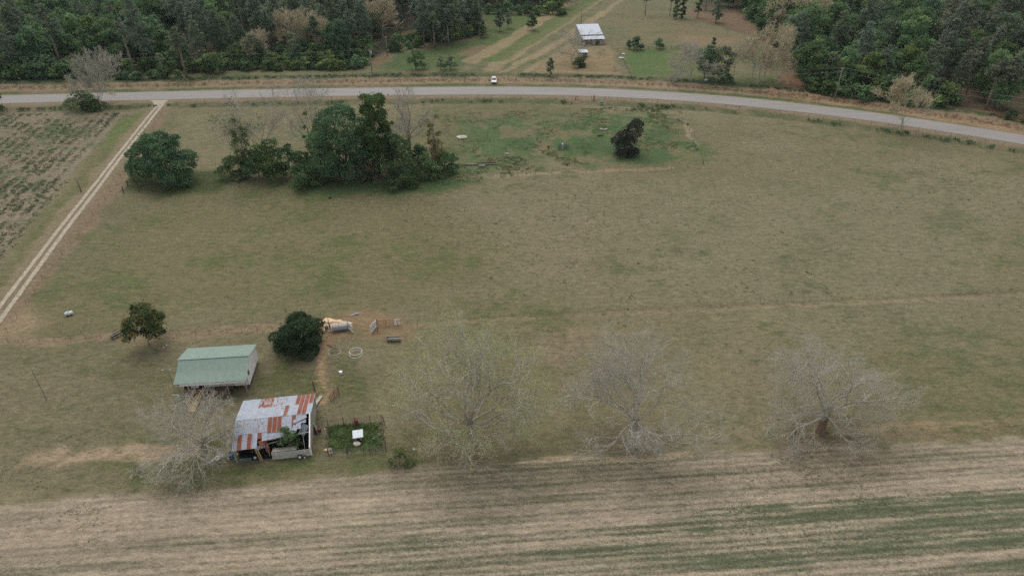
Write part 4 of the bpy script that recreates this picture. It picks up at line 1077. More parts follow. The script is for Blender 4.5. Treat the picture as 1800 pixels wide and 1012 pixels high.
# ------------------------------------------------------------------ ground cover one could not count
def scat(poly_px, n, seed, nz=None, cell=5, rows=None):
    rg = np.random.default_rng(seed); P = [at(*p) for p in poly_px]
    x0, x1 = min(p.x for p in P), max(p.x for p in P); y0, y1 = min(p.y for p in P), max(p.y for p in P)
    X = rg.uniform(x0, x1, n * 4); Y = rg.uniform(y0, y1, n * 4); ok = inside(P, X, Y)
    if nz is not None: ok &= vnoise(X, Y, cell, seed, 3) > nz
    X, Y = X[ok], Y[ok]
    if rows:
        a, b, pitch = rows; u_ = (b - a).normalized(); q = (X - a.x) * -u_.y + (Y - a.y) * u_.x
        d_ = np.round(q / pitch) * pitch - q + rg.normal(size=len(q)) * .55
        X = X - u_.y * d_; Y = Y + u_.x * d_
    X, Y = X[:n], Y[:n]
    return np.stack([X, Y, np.zeros(len(X))], 1)
M['weed_green'] = foliage('weed_green', (88, 106, 74), (122, 134, 94))
M['weed_dry'] = foliage('weed_dry', (146, 130, 108), (176, 160, 136))
M['sedge'] = foliage('sedge', (158, 132, 104), (186, 162, 130))
M['grass_rank'] = foliage('grass_rank', (86, 104, 66), (112, 124, 82))
M['grass_low'] = foliage('grass_low', (96, 100, 70), (136, 128, 98))
lf = [(-60, 202), (60, 200), (205, 198), (212, 200), (150, 265), (90, 340), (40, 400), (-30, 490), (-60, 520)]
tufts('weed_patches', scat(lf, 4200, 5, .44, 4, (at(112, 392), at(270, 192), 2.6)), .26, .30, 8, M['weed_green'], 1)
tufts('dry_weeds', scat(lf, 2200, 6, .42, 4, (at(112, 392), at(270, 192), 2.6)), .2, .3, 6, M['weed_dry'], 2)
rk = [(770, 200), (1190, 184), (1230, 265), (1010, 290), (860, 316), (720, 340), (640, 345), (700, 320), (790, 305)]
tufts('rank_grass', scat(rk, 4200, 7, .50, 5), .14, .42, 9, M['grass_rank'], 3)
tufts('rank_grass_pen', scat([(575, 748), (671, 741), (675, 790), (577, 797)], 420, 8, .45, 2), .16, .3, 8, M['weed_green'], 4)
sg = []
for i, p in enumerate(ROAD):
    t = (ROAD[min(i + 1, len(ROAD) - 1)] - ROAD[max(i - 1, 0)]).normalized(); n = Vector((-t.y, t.x, 0)); rg_ = random.Random(i)
    if abs(p.x) > 220: continue
    for k in range(16):
        o = rg_.gauss(12.8, 1.3) if p.x < 80 else rg_.uniform(8.5, 15)
        if p.x < 60 and rg_.random() < .55: continue
        q = p + n * o + t * rg_.uniform(-2, 2); sg.append((q.x, q.y, -.2))
tufts('roadside_sedge', sg, .7, .4, 9, M['sedge'], 5, width=.16)
dg = []
for i, p in enumerate(ROAD):
    t = (ROAD[min(i + 1, len(ROAD) - 1)] - ROAD[max(i - 1, 0)]).normalized(); n = Vector((-t.y, t.x, 0)); rg_ = random.Random(i + 900)
    if abs(p.x) > 220: continue
    for k in range(7):
        o = rg_.gauss(18.8, .8) if rg_.random() < .75 else rg_.gauss(-11, .6)
        if o < 0 and p.x < -88: o = -11
        q = p + n * o + t * rg_.uniform(-2, 2)
        if -12 < q.x < 2 and o > 0: continue
        if vnoise(np.array([q.x]), np.array([q.y]), 9, 5)[0] > .42: dg.append((q.x, q.y, 0))
tufts('ditch_weeds', dg, .6, .6, 12, M['weed_green'], 6)
st = [(0, 884), (700, 828), (1240, 790), (1800, 770), (1900, 1012), (1900, 1100), (-100, 1100), (-100, 890)]
tufts('stubble_weeds', scat(st, 4500, 9, .40, 8), .07, .22, 6, M['grass_low'], 7)
tufts('pasture_tufts', scat([(60, 590), (300, 200), (900, 190), (1800, 270), (1850, 760), (700, 780), (640, 600)], 9000, 11, .40, 6), .08, .26, 6, M['grass_low'], 9)
tufts('pasture_clumps', scat([(60, 590), (300, 200), (900, 190), (1800, 270), (1850, 760), (700, 780), (640, 600)], 5200, 21, .50, 5), .10, .26, 8, M['grass_rank'], 19)
tufts('yard_clumps', scat([(-20, 615), (560, 590), (690, 640), (690, 830), (200, 850), (-20, 870)], 1100, 22, .48, 4), .08, .22, 7, M['grass_rank'], 20)
dk = scat([(240, 330), (1000, 320), (1750, 300), (1800, 700), (700, 560), (120, 570)], 110, 12)
tufts('dark_clumps', dk, .16, .30, 14, M['grass_rank'], 10)

# ------------------------------------------------------------------ metal sheet materials
def tin_mat(name, base, base2, rib=.25, rust=None):
    """ribbed sheet metal; rust follows each sheet's own tint"""
    m, nt, b = nodes_of(name)
    tc = N(nt, 'ShaderNodeTexCoord').outputs['Object']
    mp = N(nt, 'ShaderNodeMapping'); mp.inputs['Scale'].default_value = (2.2, .35, .35); nt.links.new(tc, mp.inputs['Vector'])
    n = noise(nt, 1.6, 6, .7, mp.outputs[0]); n2 = noise(nt, 1.1, 5, .7, tc)
    f = ramp(nt, mth(nt, 'ADD', mth(nt, 'MULTIPLY', n, .6), mth(nt, 'MULTIPLY', n2, .4)), .33, .67)
    c = mixc(nt, f, lin(base), lin(base2))
    sx = N(nt, 'ShaderNodeSeparateXYZ'); nt.links.new(tc, sx.inputs[0])
    wv = mth(nt, 'SINE', mth(nt, 'MULTIPLY', sx.outputs[0], 2 * math.pi / rib))
    if rust:
        t = attr(nt, 'tint').outputs['Fac']
        mp3 = N(nt, 'ShaderNodeMapping'); mp3.inputs['Scale'].default_value = (3.0, .9, .9); nt.links.new(tc, mp3.inputs['Vector'])
        n3 = noise(nt, 1.5, 7, .75, mp3.outputs[0], .6)
        s = mth(nt, 'ADD', n3, mth(nt, 'MULTIPLY', mth(nt, 'SUBTRACT', t, .5), .62))
        k = ramp(nt, s, .49, .57)
        r = mixc(nt, ramp(nt, n, .35, .65), lin(rust[0]), lin(rust[1]))
        c = mixc(nt, k, c, r)
        nt.links.new(mth(nt, 'MULTIPLY_ADD', k, .4, .45), b.inputs['Roughness'])
        nt.links.new(mth(nt, 'MULTIPLY_ADD', k, -.25, .25), b.inputs['Metallic'])
    else:
        b.inputs['Roughness'].default_value = .5; b.inputs['Metallic'].default_value = .0
    nt.links.new(c, b.inputs['Base Color'])
    bp = N(nt, 'ShaderNodeBump'); bp.inputs['Strength'].default_value = .5; bp.inputs['Distance'].default_value = .03
    nt.links.new(wv, bp.inputs['Height']); nt.links.new(bp.outputs[0], b.inputs['Normal'])
    return m
M['green_roof'] = tin_mat('green_roof', (102, 122, 109), (126, 145, 131), .3)
M['old_tin'] = tin_mat('old_tin', (134, 142, 152), (164, 169, 176), .2, ((112, 62, 44), (148, 90, 64)))
M['barn_tin'] = tin_mat('barn_tin', (166, 172, 180), (192, 196, 202), .5)
M['white_siding'] = simple('white_siding', (242, 237, 230), .6, .10, 1.2)

def slab(mb, prof, x0, x1, th=.05, t=.5):
    """sheet following a (y,z) profile, spanning x0..x1"""
    n = len(prof)
    poly_ = list(prof) + [(y, z - th) for y, z in reversed(prof)]
    return mb.prism(poly_, x0, x1, 'x', t)

# ------------------------------------------------------------------ green roofed house on blocks
def house():
    o = thing('green_roofed_house', 'raised white house with a pale green metal roof and wooden ramp', 'house', (-50.17, 77.03, 0), math.radians(5.65))
    W = 10.45
    z0, zr = 2.95, 4.45
    def front(y): return 2.95 + (y / 1.9) * .52 if y < 1.9 else 3.47 + (y - 1.9) / 2.05 * .98
    mb = MB()
    prof = [(0, 2.90), (.5, 3.06), (1.0, 3.22), (1.5, 3.38), (2.0, 3.57), (2.6, 3.83), (3.3, 4.14), (3.93, 4.42)]
    slab(mb, prof, -.05, W, .05); mb.build('front_roof', M['green_roof'], o)
    mb = MB(); slab(mb, [(3.95, 4.42), (8.35, 3.25)], -.3, W - .05, .05)
    mb.build('back_roof', M['green_roof'], o)
    mb = MB(); mb.box((W / 2 - .1, 3.94, 4.45), (W - .1, .22, .035)); r = mb.build('ridge_cap', simple('ridge_green', (96, 124, 110), .5, .1, 2), o)
    # walls: gable ends follow the roof
    gab = [(.12, 2.35), (1.72, 1.95), (1.72, .55), (8.05, .55), (8.05, 3.26), (3.93, 4.34), (1.9, 3.45), (.12, 2.85)]
    mb = MB(); mb.prism(gab, W - .42, W - .30, 'x')
    rw = mb.build('side_wall', M['white_siding'], o)
    mb = MB(); mb.prism(gab, .30, .42, 'x'); mb.build('side_wall', M['white_siding'], o)
    mb = MB(); mb.box((W / 2 + .55, 1.78, 1.95), (W - 1.95, .12, 2.8)); mb.build('front_wall', M['white_siding'], o)
    for k in range(5):
        mb = MB(); mb.box((2.2 + k * 1.85, 1.70, 1.95), (.05, .03, 2.8)); mb.build('wall_batten', M['brown_wood'], o)
    mb = MB(); mb.box((W / 2, 8.0, 1.9), (W - .9, .12, 2.7)); mb.build('back_wall', M['white_siding'], o)
    mb = MB(); mb.box((W / 2, 4.9, .45), (W - .7, 6.3, .16)); mb.build('floor', M['brown_wood'], o)
    wi = MB(); wi.box((W - .285, 2.5, 2.3), (.03, .55, .7)); wi2 = wi.build('window', M['glass'], o)
    fr = MB(); fr.box((W - .28, 2.5, 2.68), (.06, .65, .06)); fr.box((W - .28, 2.5, 1.92), (.06, .65, .06)); fr.box((W - .28, 2.2, 2.3), (.06, .05, .7)); fr.box((W - .28, 2.8, 2.3), (.06, .05, .7)); fr.build('frame', M['grey_wood'], wi2)
    mb = MB(); mb.box((3.15, 1.70, 1.62), (.9, .06, 2.05)); d = mb.build('door', M['dark_metal'], o)
    kb = MB(); kb.tube([(3.5, 1.64, 1.5), (3.5, 1.56, 1.5)], .04, 6); kb.build('handle', M['galv'], d)
    mb = MB(); mb.box((1.1, 1.78, 2.0), (.95, .06, 2.4)); mb.build('open_bay_shade', M['dark_gap'], o)  # dark sheet standing in for the shade of the open left end
    # porch deck
    mb = MB(); mb.box((4.2, 1.05, .62), (6.6, 1.25, .1)); mb.build('porch_deck', M['brown_wood'], o)
    mb = MB(); mb.box((4.2, .40, .40), (6.6, .06, .40)); mb.build('deck_skirt', M['brown_wood'], o)
    for x in (.25, 2.6, 4.9, 7.4, W - .35):
        mb = MB(); mb.box((x, .35, 1.42), (.11, .11, 2.84)); mb.build('post', M['grey_wood'], o)
    mb = MB(); mb.box((W / 2 + .3, .12, 2.62), (W - .9, .05, .46)); mb.build('fascia', M['white_siding'], o)
    for i in range(5):
        for j in range(3):
            mb = MB(); mb.box((.9 + i * 2.15, 1.9 + j * 2.9, .18), (.4, .4, .36)); mb.build('block', M['stone'], o)
    # ramp
    mb = MB(); mb.beam((3.15, .5, .60), (2.68, -3.05, .08), 1.05, .07); rp = mb.build('ramp', M['lumber'], o)
    for s in (-.58, .58):
        rb = MB(); a, b = (3.15 + s, .5, 1.5), (2.68 + s, -2.5, 1.02)
        rb.beam(a, b, .1, .07)
        for k in (0, .33, .66, 1):
            p = Vector(a).lerp(Vector(b), k); rb.box((p.x, p.y, (p.z) / 2), (.09, .09, p.z))
        rb.beam((a[0], a[1], a[2] - .45), (b[0], b[1], b[2] - .45), .1, .05)
        rb.build('railing', M['lumber'], rp)
    # crates and frame below the left corner of the porch
    mb = MB()
    for z in (.25, .75):
        mb.beam((.1, -.15, z), (2.1, -.2, z), .05, .05)
    for x in (.1, 1.1, 2.1): mb.beam((x, -.15, 0), (x, -.15, .8), .06, .06)
    mb.beam((-.9, .2, .8), (.4, .1, .8), .05, .05)
    mb.build('porch_rail', M['white_metal'], o)
    return o
house()

M['pale_plank'] = simple('pale_plank', (184, 178, 166), .85, .25, 3)
# ------------------------------------------------------------------ rusty shed
def shed():
    o = thing('rusty_tin_shed', 'collapsing shed with a patchwork roof of grey and rusted tin', 'shed', (-37.28, 64.29, 0), math.radians(8.5))
    rg = random.Random(4)
    W, YR, YB = 10.1, 4.15, 9.37
    def zf(y): return 2.40 + (3.92 - 2.40) * y / YR
    def zb(y): return 3.92 - (3.92 - 2.90) * (y - YR) / (YB - YR)
    n = 16; cw = W / n
    back, front = MB(), MB()
    def sheet(mb, x0, x1, y0, y1, zfun, t, lift=0, sl=0.0, sr=0.0):
        # slightly warped sheet, thickness 1 cm; sl/sr raise the lower corners
        pts = [(x0, y0, zfun(y0) + lift + sl), (x1, y0, zfun(y0) + lift + sr), (x1, y1, zfun(y1) + lift), (x0, y1, zfun(y1) + lift)]
        i = len(mb.v); mb.v += pts + [(p[0], p[1], p[2] - .012) for p in pts]
        for q in ((0, 1, 2, 3), (7, 6, 5, 4), (0, 4, 5, 1), (1, 5, 6, 2), (2, 6, 7, 3), (3, 7, 4, 0)):
            mb.f.append(tuple(i + k for k in q)); mb.t.append(t)
        if t > .7 and x1 - x0 > .3: sheet(mb, x1 - .10, x1 - .03, y0, y1, zfun, .34, lift + .014, sl, sr)
    for c in range(n):
        x0, x1 = c * cw, (c + 1) * cw + .04; xm = (x0 + x1) / 2
        # back slope, upper (far) and lower (ridge side) courses
        t = .05
        if 2.3 < xm < 4.2: t = .62
        elif 4.2 < xm < 6.6: t = .46
        elif 6.6 < xm < 7.5: t = .22
        elif xm > 7.5: t = .80
        sheet(back, x0, x1, YR + 2.6, YB + rg.uniform(0, .08), zb, t, .012 + (c % 2) * .006)
        t = .05
        if 2.4 < xm < 3.4: t = .42
        elif 5.1 < xm < 6.3: t = .40
        elif 6.3 < xm < 7.2: t = .74
        elif 8.1 < xm < 9.2: t = .80
        elif xm > 9.2: t = .02
        elif 7.2 < xm < 8.1: t = .0
        sheet(back, x0, x1, YR - .05, YR + 2.7, zb, t, .026 + (c % 2) * .006)
        # front slope
        t = .12
        if 2.8 < xm < 4.2: t = .46
        elif 4.7 < xm < 6.6: t = .80
        elif 7.6 < xm < 8.2: t = .9
        low1 = 2.1 if xm < 9 else 2.9
        if xm < 9.5: sheet(front, x0, x1, low1 if not 4.7 < xm < 6.6 else 1.95, YR + .05, zf, t, .026 + (c % 2) * .006, sl=rg.uniform(-.02, .05))
        t = .10
        if .9 < xm < 1.5 or 1.9 < xm < 2.5: t = .88
        if xm < 3.0: sheet(front, x0, x1, rg.uniform(-.05, .03) + .02 * c, 2.2, zf, t, .012 + (c % 2) * .006)
        elif xm < 3.8: sheet(front, x0, x1, 1.35, 2.2, zf, .85, .012, -.05, -.12)
        elif xm < 8.4:
            yl = .95 + (xm - 3.8) * .12
            sheet(front, x0, x1, yl, 2.3, zf, .15 if rg.random() < .7 else .4, .010 + (c % 2) * .006, rg.uniform(-.1, .05), rg.uniform(-.1, .05))
    back.build('back_roof', M['old_tin'], o); front.build('front_roof', M['old_tin'], o)
    def loose(p, ext, rot, t, name='loose_sheet'):
        mb = MB(); R = Matrix.Rotation(rot[2], 3, 'Z') @ Matrix.Rotation(rot[1], 3, 'Y') @ Matrix.Rotation(rot[0], 3, 'X')
        mb.box((0, 0, 0), (ext[0], ext[1], .015), t=t, mat=R); mb.build(name, M['old_tin'], o, p)
    loose((3.9, 1.05, 2.55), (1.15, .7, 0), (.5, -.2, .5), .9)
    loose((3.55, .55, 2.1), (1.2, .55, 0), (.9, .1, .45), .55)
    loose((4.35, .75, 1.7), (.5, 1.3, 0), (1.3, 0, .1), 1.0)
    loose((9.1, 2.5, 2.6), (.9, 1.5, 0), (.9, .5, -.2), .02)
    loose((8.7, 3.4, 3.8), (1.9, .5, 0), (.3, -.18, .35), .02)
    loose((8.1, 2.2, 3.35), (.7, .8, 0), (.3, .2, -.3), .1)
    # beams of the bare corner
    mb = MB()
    for a, b in (((4.7, 1.2, 2.55), (6.7, 1.45, 2.65)), ((4.6, .95, 2.15), (6.2, 1.2, 2.3)), ((6.7, 1.45, 2.65), (9.9, 1.8, 2.7)), ((6.2, 1.1, 0), (6.2, 1.3, 2.6)), ((7.2, 1.25, 0), (7.2, 1.4, 2.6)), ((8.9, 2.7, 3.1), (9.1, .9, .6))):
        mb.beam(a, b, .09, .09)
    mb.build('bare_frame', M['grey_wood'], o)
    for x, y, z, dx in ((.25, .15, 2.35, 0), (2.9, .25, 2.4, .35), (4.4, .8, 2.2, 0), (3.3, .1, 1.9, .25), (9.9, .6, 1.3, 0), (.2, 9.2, 2.85, 0), (5, 9.2, 2.85, 0), (9.9, 9.2, 2.85, 0)):
        mb = MB(); mb.beam((x + dx, y - .1 * (dx > 0), 0), (x, y, z), .13, .13); mb.build('post', M['grey_wood'] if dx == 0 else M['lumber'], o)
    mb = MB(); mb.beam((9.98, 4.15, 3.95), (9.98, .15, 1.55), .16, .2); mb.beam((9.98, .15, 0), (9.98, .15, 1.6), .2, .2); mb.build('corner_beam', M['white_siding'], o)
    mb = MB(); mb.prism([(.35, 0), (9.2, 0), (9.2, 2.85), (4.15, 3.85), (.35, 1.5)], 9.84, 9.90, 'x'); mb.build('side_wall', M['grey_wood'], o)
    mb = MB(); mb.prism([(1.2, 0), (9.2, 0), (9.2, 2.8), (4.15, 3.8), (1.2, 2.7)], .25, .31, 'x'); mb.build('side_wall', M['brown_wood'], o)
    mb = MB(); mb.box((5.05, 9.2, 1.4), (9.5, .06, 2.75)); mb.build('back_wall', M['brown_wood'], o)
    mb = MB(); mb.box((5.05, 4.6, .02), (9.4, 8.6, .04)); mb.build('dark_floor', M['dark_gap'], o)  # shed floor, near black all over
    # low plank wall in front of the open bay
    for k in range(5):
        mb = MB(); mb.box((7.42, .0 - k * .015, .16 + k * .26), (5.1 - .05 * k, .05, .235), t=.5); mb.build('wall_plank', M['pale_plank'], o)
    mb = MB(); mb.box((4.95, .05, .65), (.1, .14, 1.35)); mb.box((7.4, .1, .65), (.1, .1, 1.3)); mb.build('wall_stud', M['grey_wood'], o)
    mb = MB(); mb.box((6.6, .4, 1.36), (3.2, .7, .05)); mb.build('bench_board', M['grey_wood'], o)
    for i in range(12):
        x, y = rg.uniform(4.8, 9.4), rg.uniform(1.2, 4.5); h = rg.uniform(.3, 1.1)
        mb = MB(); mb.box((x, y, h / 2 + .05), (rg.uniform(.3, 1.1), rg.uniform(.3, .8), h), rg.uniform(0, 3)); mb.build('stored_clutter', M[rg.choice(('brown_wood', 'dark_metal', 'grey_wood', 'rust_metal', 'dark_gap'))], o)
    return o
SH = shed()
def on_shed(x, y, z=0):
    a = math.radians(8.5); return Vector((-37.28 + x * math.cos(a) - y * math.sin(a), 64.29 + x * math.sin(a) + y * math.cos(a), z))

# ------------------------------------------------------------------ far barn and small shed
def barn():
    b0 = at(1024, 80)
    o = thing('white_roofed_barn', 'far wooden barn with a pale metal roof and a lean to front', 'barn', b0, math.radians(9))
    mb = MB(); slab(mb, [(2.9, 3.45), (11.5, 5.9)], -.3, 9.3, .06); mb.build('front_roof', M['barn_tin'], o)
    mb = MB(); slab(mb, [(11.5, 5.9), (14.6, 4.9)], .2, 9.0, .06); mb.build('back_roof', M['barn_tin'], o)
    mb = MB(); slab(mb, [(-.3, 2.35), (2.9, 3.1)], 0, 9.4, .06); mb.build('porch_roof', M['barn_tin'], o)
    g = [(2.9, 0), (14.4, 0), (14.4, 4.85), (11.5, 5.8), (2.9, 3.3)]
    for x in (.1, 8.9):
        mb = MB(); mb.prism(g, x, x + .1, 'x'); mb.build('side_wall', M['grey_wood'], o)
    mb = MB(); mb.box((4.5, 14.3, 2.4), (8.6, .1, 4.8)); mb.build('back_wall', M['grey_wood'], o)
    mb = MB(); mb.box((4.6, 2.95, 1.6), (8.7, .08, 3.2)); mb.build('front_wall', M['brown_wood'], o)
    for x in (.2, 2.4, 4.6, 6.9, 9.1):
        mb = MB(); mb.box((x, 0, 1.15), (.16, .16, 2.3)); mb.build('post', M['grey_wood'], o)
    mb = MB(); mb.box((8.2, -.02, .9), (1.9, .08, 1.8)); mb.build('front_panel', M['grey_wood'], o)
    rg = random.Random(3)
    for i in range(14):
        mb = MB(); s = rg.uniform(.4, .9); mb.box((rg.uniform(.6, 8.6), rg.uniform(.2, 1.6), s / 2), (s, s * .8, s), rg.uniform(0, 3)); mb.build('stored_clutter', M[rg.choice(('rust_metal', 'brown_wood', 'grey_wood', 'orange_clay', 'dark_metal', 'white_metal'))], o)
barn()
def small_shed():
    o = thing('small_tin_shed', 'small shed with a flat tin roof in front of the far barn', 'shed', at(1019, 101), math.radians(3))
    mb = MB(); slab(mb, [(-.3, 1.9), (3.2, 2.25)], -.3, 3.3, .06); mb.build('roof', M['barn_tin'], o)
    for x in (.0, 2.9):
        mb = MB(); mb.box((x + .04, 1.4, .95), (.08, 2.8, 1.85)); mb.build('side_wall', M['grey_wood'], o)
    mb = MB(); mb.box((1.5, 2.8, .95), (2.9, .08, 1.9)); mb.build('back_wall', M['grey_wood'], o)
    mb = MB(); mb.box((.7, .05, .9), (1.3, .08, 1.7)); mb.build('front_wall', M['grey_wood'], o)
    mb = MB(); mb.box((2.1, .10, .85), (1.1, .06, 1.6)); mb.build('door', M['dark_gap'], o)
small_shed()

# ------------------------------------------------------------------ car
def car():
    o = thing('parked_car', 'white car parked nose to the road on the drive mouth', 'car', at(868.5, 148.5), math.radians(1.5))
    def loft(secs, name, mat, parent):
        mb = MB(); ring = []
        for y, w, zb_, zt, rd in secs:
            pts = [(-w + rd * .4, zb_), (-w, zb_ + rd), (-w, zt - rd * 1.4), (-w + rd * 1.3, zt), (w - rd * 1.3, zt), (w, zt - rd * 1.4), (w, zb_ + rd), (w - rd * .4, zb_)]
            i = len(mb.v); mb.v += [(x, y, z) for x, z in pts]; ring.append(i)
        for a, b in zip(ring[:-1], ring[1:]):
            for k in range(8): mb.f.append((a + k, a + (k + 1) % 8, b + (k + 1) % 8, b + k)); mb.t.append(.5)
        mb.f.append(tuple(ring[0] + k for k in reversed(range(8)))); mb.t.append(.5)
        mb.f.append(tuple(ring[-1] + k for k in range(8))); mb.t.append(.5)
        return mb.build(name, mat, parent)
    paint = simple('car_white', (212, 210, 208), .25, .03, 1, spec=.6)
    b = loft([(0, .72, .38, .72, .1), (.12, .86, .28, .86, .12), (.6, .92, .25, .98, .12), (1.45, .94, .25, 1.06, .1), (3.6, .95, .25, 1.08, .1), (4.5, .93, .27, 1.04, .1), (4.78, .85, .38, .95, .1)], 'body', paint, o)
    loft([(1.35, .80, 1.0, 1.08, .03), (2.05, .68, 1.0, 1.60, .08), (2.4, .66, 1.0, 1.68, .08), (3.9, .66, 1.0, 1.66, .08), (4.55, .74, 1.0, 1.12, .04)], 'cabin', paint, o)
    def pane(name, pts):
        mb = MB(); mb.face(pts); c = [sum(p[k] for p in pts) / 4 for k in range(3)]
        mb.face([(p[0] * .999 + c[0] * .001, p[1] + .0, p[2] - .01) for p in reversed(pts)]); return mb.build(name, M['glass'], o)
    pane('windshield', [(-.68, 1.40, 1.14), (.68, 1.40, 1.14), (.55, 1.99, 1.59), (-.55, 1.99, 1.59)])
    pane('rear_window', [(.60, 4.50, 1.2), (-.60, 4.50, 1.2), (-.54, 3.97, 1.60), (.54, 3.97, 1.60)])
    for s in (-1, 1):
        mb = MB(); mb.face([(s * .80, 1.75, 1.14), (s * .71, 2.15, 1.56), (s * .71, 3.75, 1.56), (s * .80, 4.2, 1.14)]); mb.build('side_window', M['glass'], o)
        mb = MB(); mb.box((s * 1.02, 1.75, 1.13), (.18, .12, .14)); mb.build('mirror', paint, o)
        mb = MB(); mb.box((s * .62, .03, .70), (.34, .1, .16)); mb.build('headlight', M['galv'], o)
        mb = MB(); mb.box((s * .68, 4.78, .78), (.24, .06, .2)); mb.build('tail_light', M['rust_metal'], o)
        for y in (.95, 3.85):
            mb = MB(); mb.tube([(s * .78, y, .34), (s * .98, y, .34)], .34, 16); wl = mb.build('wheel', M['black_rubber'], o)
            mb = MB(); mb.tube([(s * .97, y, .34), (s * 1.0, y, .34)], .2, 12); mb.build('rim', M['galv'], wl)
    mb = MB(); mb.box((0, .0, .62), (.8, .06, .14)); mb.build('grille', M['dark_metal'], o)
    mb = MB(); mb.box((0, .03, .42), (1.5, .1, .12)); mb.build('bumper', M['dark_gap'], o)
    mb = MB(); mb.box((0, 2.55, 1.70), (1.0, .5, .01)); mb.build('sunroof', M['galv'], o)
car()

# ------------------------------------------------------------------ poles and wires
def power_pole(px, py, H, label, arm=1.6, armz=.35, can=False, tilt=0, name='power_pole', cat='power pole'):
    o = thing(name, label, cat, at(px, py))
    mb = MB(); mb.tube([(0, 0, -.3), (tilt * .5, 0, H * .5), (tilt, 0, H)], [.19, .16, .13], 8); mb.build('pole', M['pole_wood'], o, smooth=True)
    if arm:
        mb = MB(); mb.box((tilt, 0, H - armz), (arm, .12, .14)); mb.build('crossarm', M['pole_wood'], o)
        for s in (-arm / 2 + .1, 0, arm / 2 - .1):
            mb = MB(); mb.tube([(tilt + s, 0, H - armz + .05), (tilt + s, 0, H - armz + .4)], [.07, .05], 6); mb.build('insulator', M['white_metal'], o)
    if can:
        mb = MB(); mb.tube([(tilt + .4, 0, H - 1.5), (tilt + .4, 0, H - .7)], .26, 10); mb.build('transformer', M['galv'], o)
    return o
HP = {}
def pole_at(k, px, py, H, *a, **kw):
    HP[k] = at(px, py) + Vector((kw.get('tilt', 0), 0, H)); return power_pole(px, py, H, *a, **kw)
pole_at(1, 288, 134, 8.0, 'power pole with a forked top at the left woods edge', arm=1.5)
pole_at(2, 655, 136, 9.6, 'power pole with a grey transformer near the dirt lane', arm=1.3, can=True)
pole_at(3, 681, 98, 7.2, 'smaller power pole on the dirt lane between the pines', arm=.8)
pole_at(4, 1467, 173, 9.9, 'power pole leaning slightly right by the roadside at right', arm=1.0, tilt=.15)
HP[0] = at(-190, 140) + Vector((0, 0, 8.6)); HP[5] = at(1900, 262) + Vector((0, 0, 11.5))
def wire(a, b, dz, sag, label, r=.022):
    p, q = HP[a] + Vector((0, 0, dz)), HP[b] + Vector((0, 0, dz))
    o0 = (p + q) / 2; mb = MB(); n = 24
    mb.tube([p.lerp(q, k / n) + Vector((0, 0, -sag * 4 * (k / n) * (1 - k / n))) - o0 for k in range(n + 1)], r, 4)
    tag(mb.build('power_line', M['wire'], loc=o0), label, 'power line', 'power lines along the road')
for a, b, s, nm in ((0, 1, 1.0, 'running off the left edge from the left woods pole'), (1, 2, .9, 'between the left woods pole and the transformer pole'), (2, 4, 4.2, 'spanning the meadow from the transformer pole to the right pole'), (4, 5, 1.0, 'running off the right edge from the right roadside pole')):
    wire(a, b, .1, s, 'upper grey wire ' + nm); wire(a, b, -1.25, s + .1, 'lower grey wire ' + nm)
wire(2, 3, 0, .4, 'short wire from the transformer pole to the pole on the lane')
power_pole(1021, 47, 8.6, 'thin mast standing behind the far barn', arm=.5, armz=.6, name='thin_mast', cat='mast')
power_pole(143, 337, 3.9, 'short leaning pole in the weeds left of the dirt track', arm=0, tilt=-.2, name='short_pole', cat='pole')
def lamp_pole(px, py, H, label, r=.07):
    o = thing('lamp_pole', label, 'lamp pole', at(px, py))
    mb = MB(); mb.tube([(0, 0, -.2), (0, 0, H)], [r, r * .7], 6); mb.build('pole', M['pole_wood'], o)
    mb = MB(); mb.beam((0, 0, H - .15), (.5, -.1, H), .05, .05); mb.build('arm', M['galv'], o)
    mb = MB(); mb.tube([(.5, -.1, H + .1), (.5, -.1, H - .15)], [.1, .2], 8); mb.build('lamp_head', M['stone'], o)
lamp_pole(82, 703, 6.2, 'thin grey lamp pole alone on the lawn at left')
lamp_pole(307, 684, 4.0, 'lamp pole at the left corner of the green roofed house', .06)
def post(px, py, H, mat, label, w=.14, dx=0, dy=0, name='fence_post', cat='post', cap=None):
    mb = MB(); mb.beam((0, 0, -.1), (dx, dy, H), w, w); mb.beam((dx * .97, dy * .97, H - .03), (dx, dy, H + .03), w * 1.15, w * 1.15)
    o = mb.build(name, M[mat], loc=at(px, py)); return tag(o, label, cat)
post(882, 117, 1.7, 'white_metal', 'white marker post at the mouth of the mown lane', .18, name='marker_post')
post(554, 687, 1.9, 'rust_metal', 'red brown post at the back right corner of the rusty shed', .16, -.1)
post(573.6, 765, 1.3, 'white_metal', 'white pipe post at the left side of the dog pen', .1, name='pipe_post')
post(552.6, 746, 1.2, 'grey_wood', 'pale post close beside the rusty shed wall', .1)
post(597, 695, 2.0, 'rust_metal', 'tall thin rusty post at the end of the rusty gate', .07)
post(664, 582, 2.5, 'rust_metal', 'tall dark post beside the right white gate', .09)
post(678, 752, 2.2, 'rust_metal', 'leaning rusty post at the back corner of the dog pen', .09, -.2)
post(1044, 176, 1.5, 'dark_gap', 'dark gate post beside the road above the cedar', .25, name='gate_post')
post(1012, 176, 1.1, 'dark_gap', 'shorter dark post left of the roadside gate post', .2, name='gate_post')
post(1237, 288, 1.6, 'pole_wood', 'pale leaning post where the old pasture fence ends', .14, -.5)
post(567, 585, 1.6, 'rust_metal', 'dark brown post right of the round tree', .14, -.1)

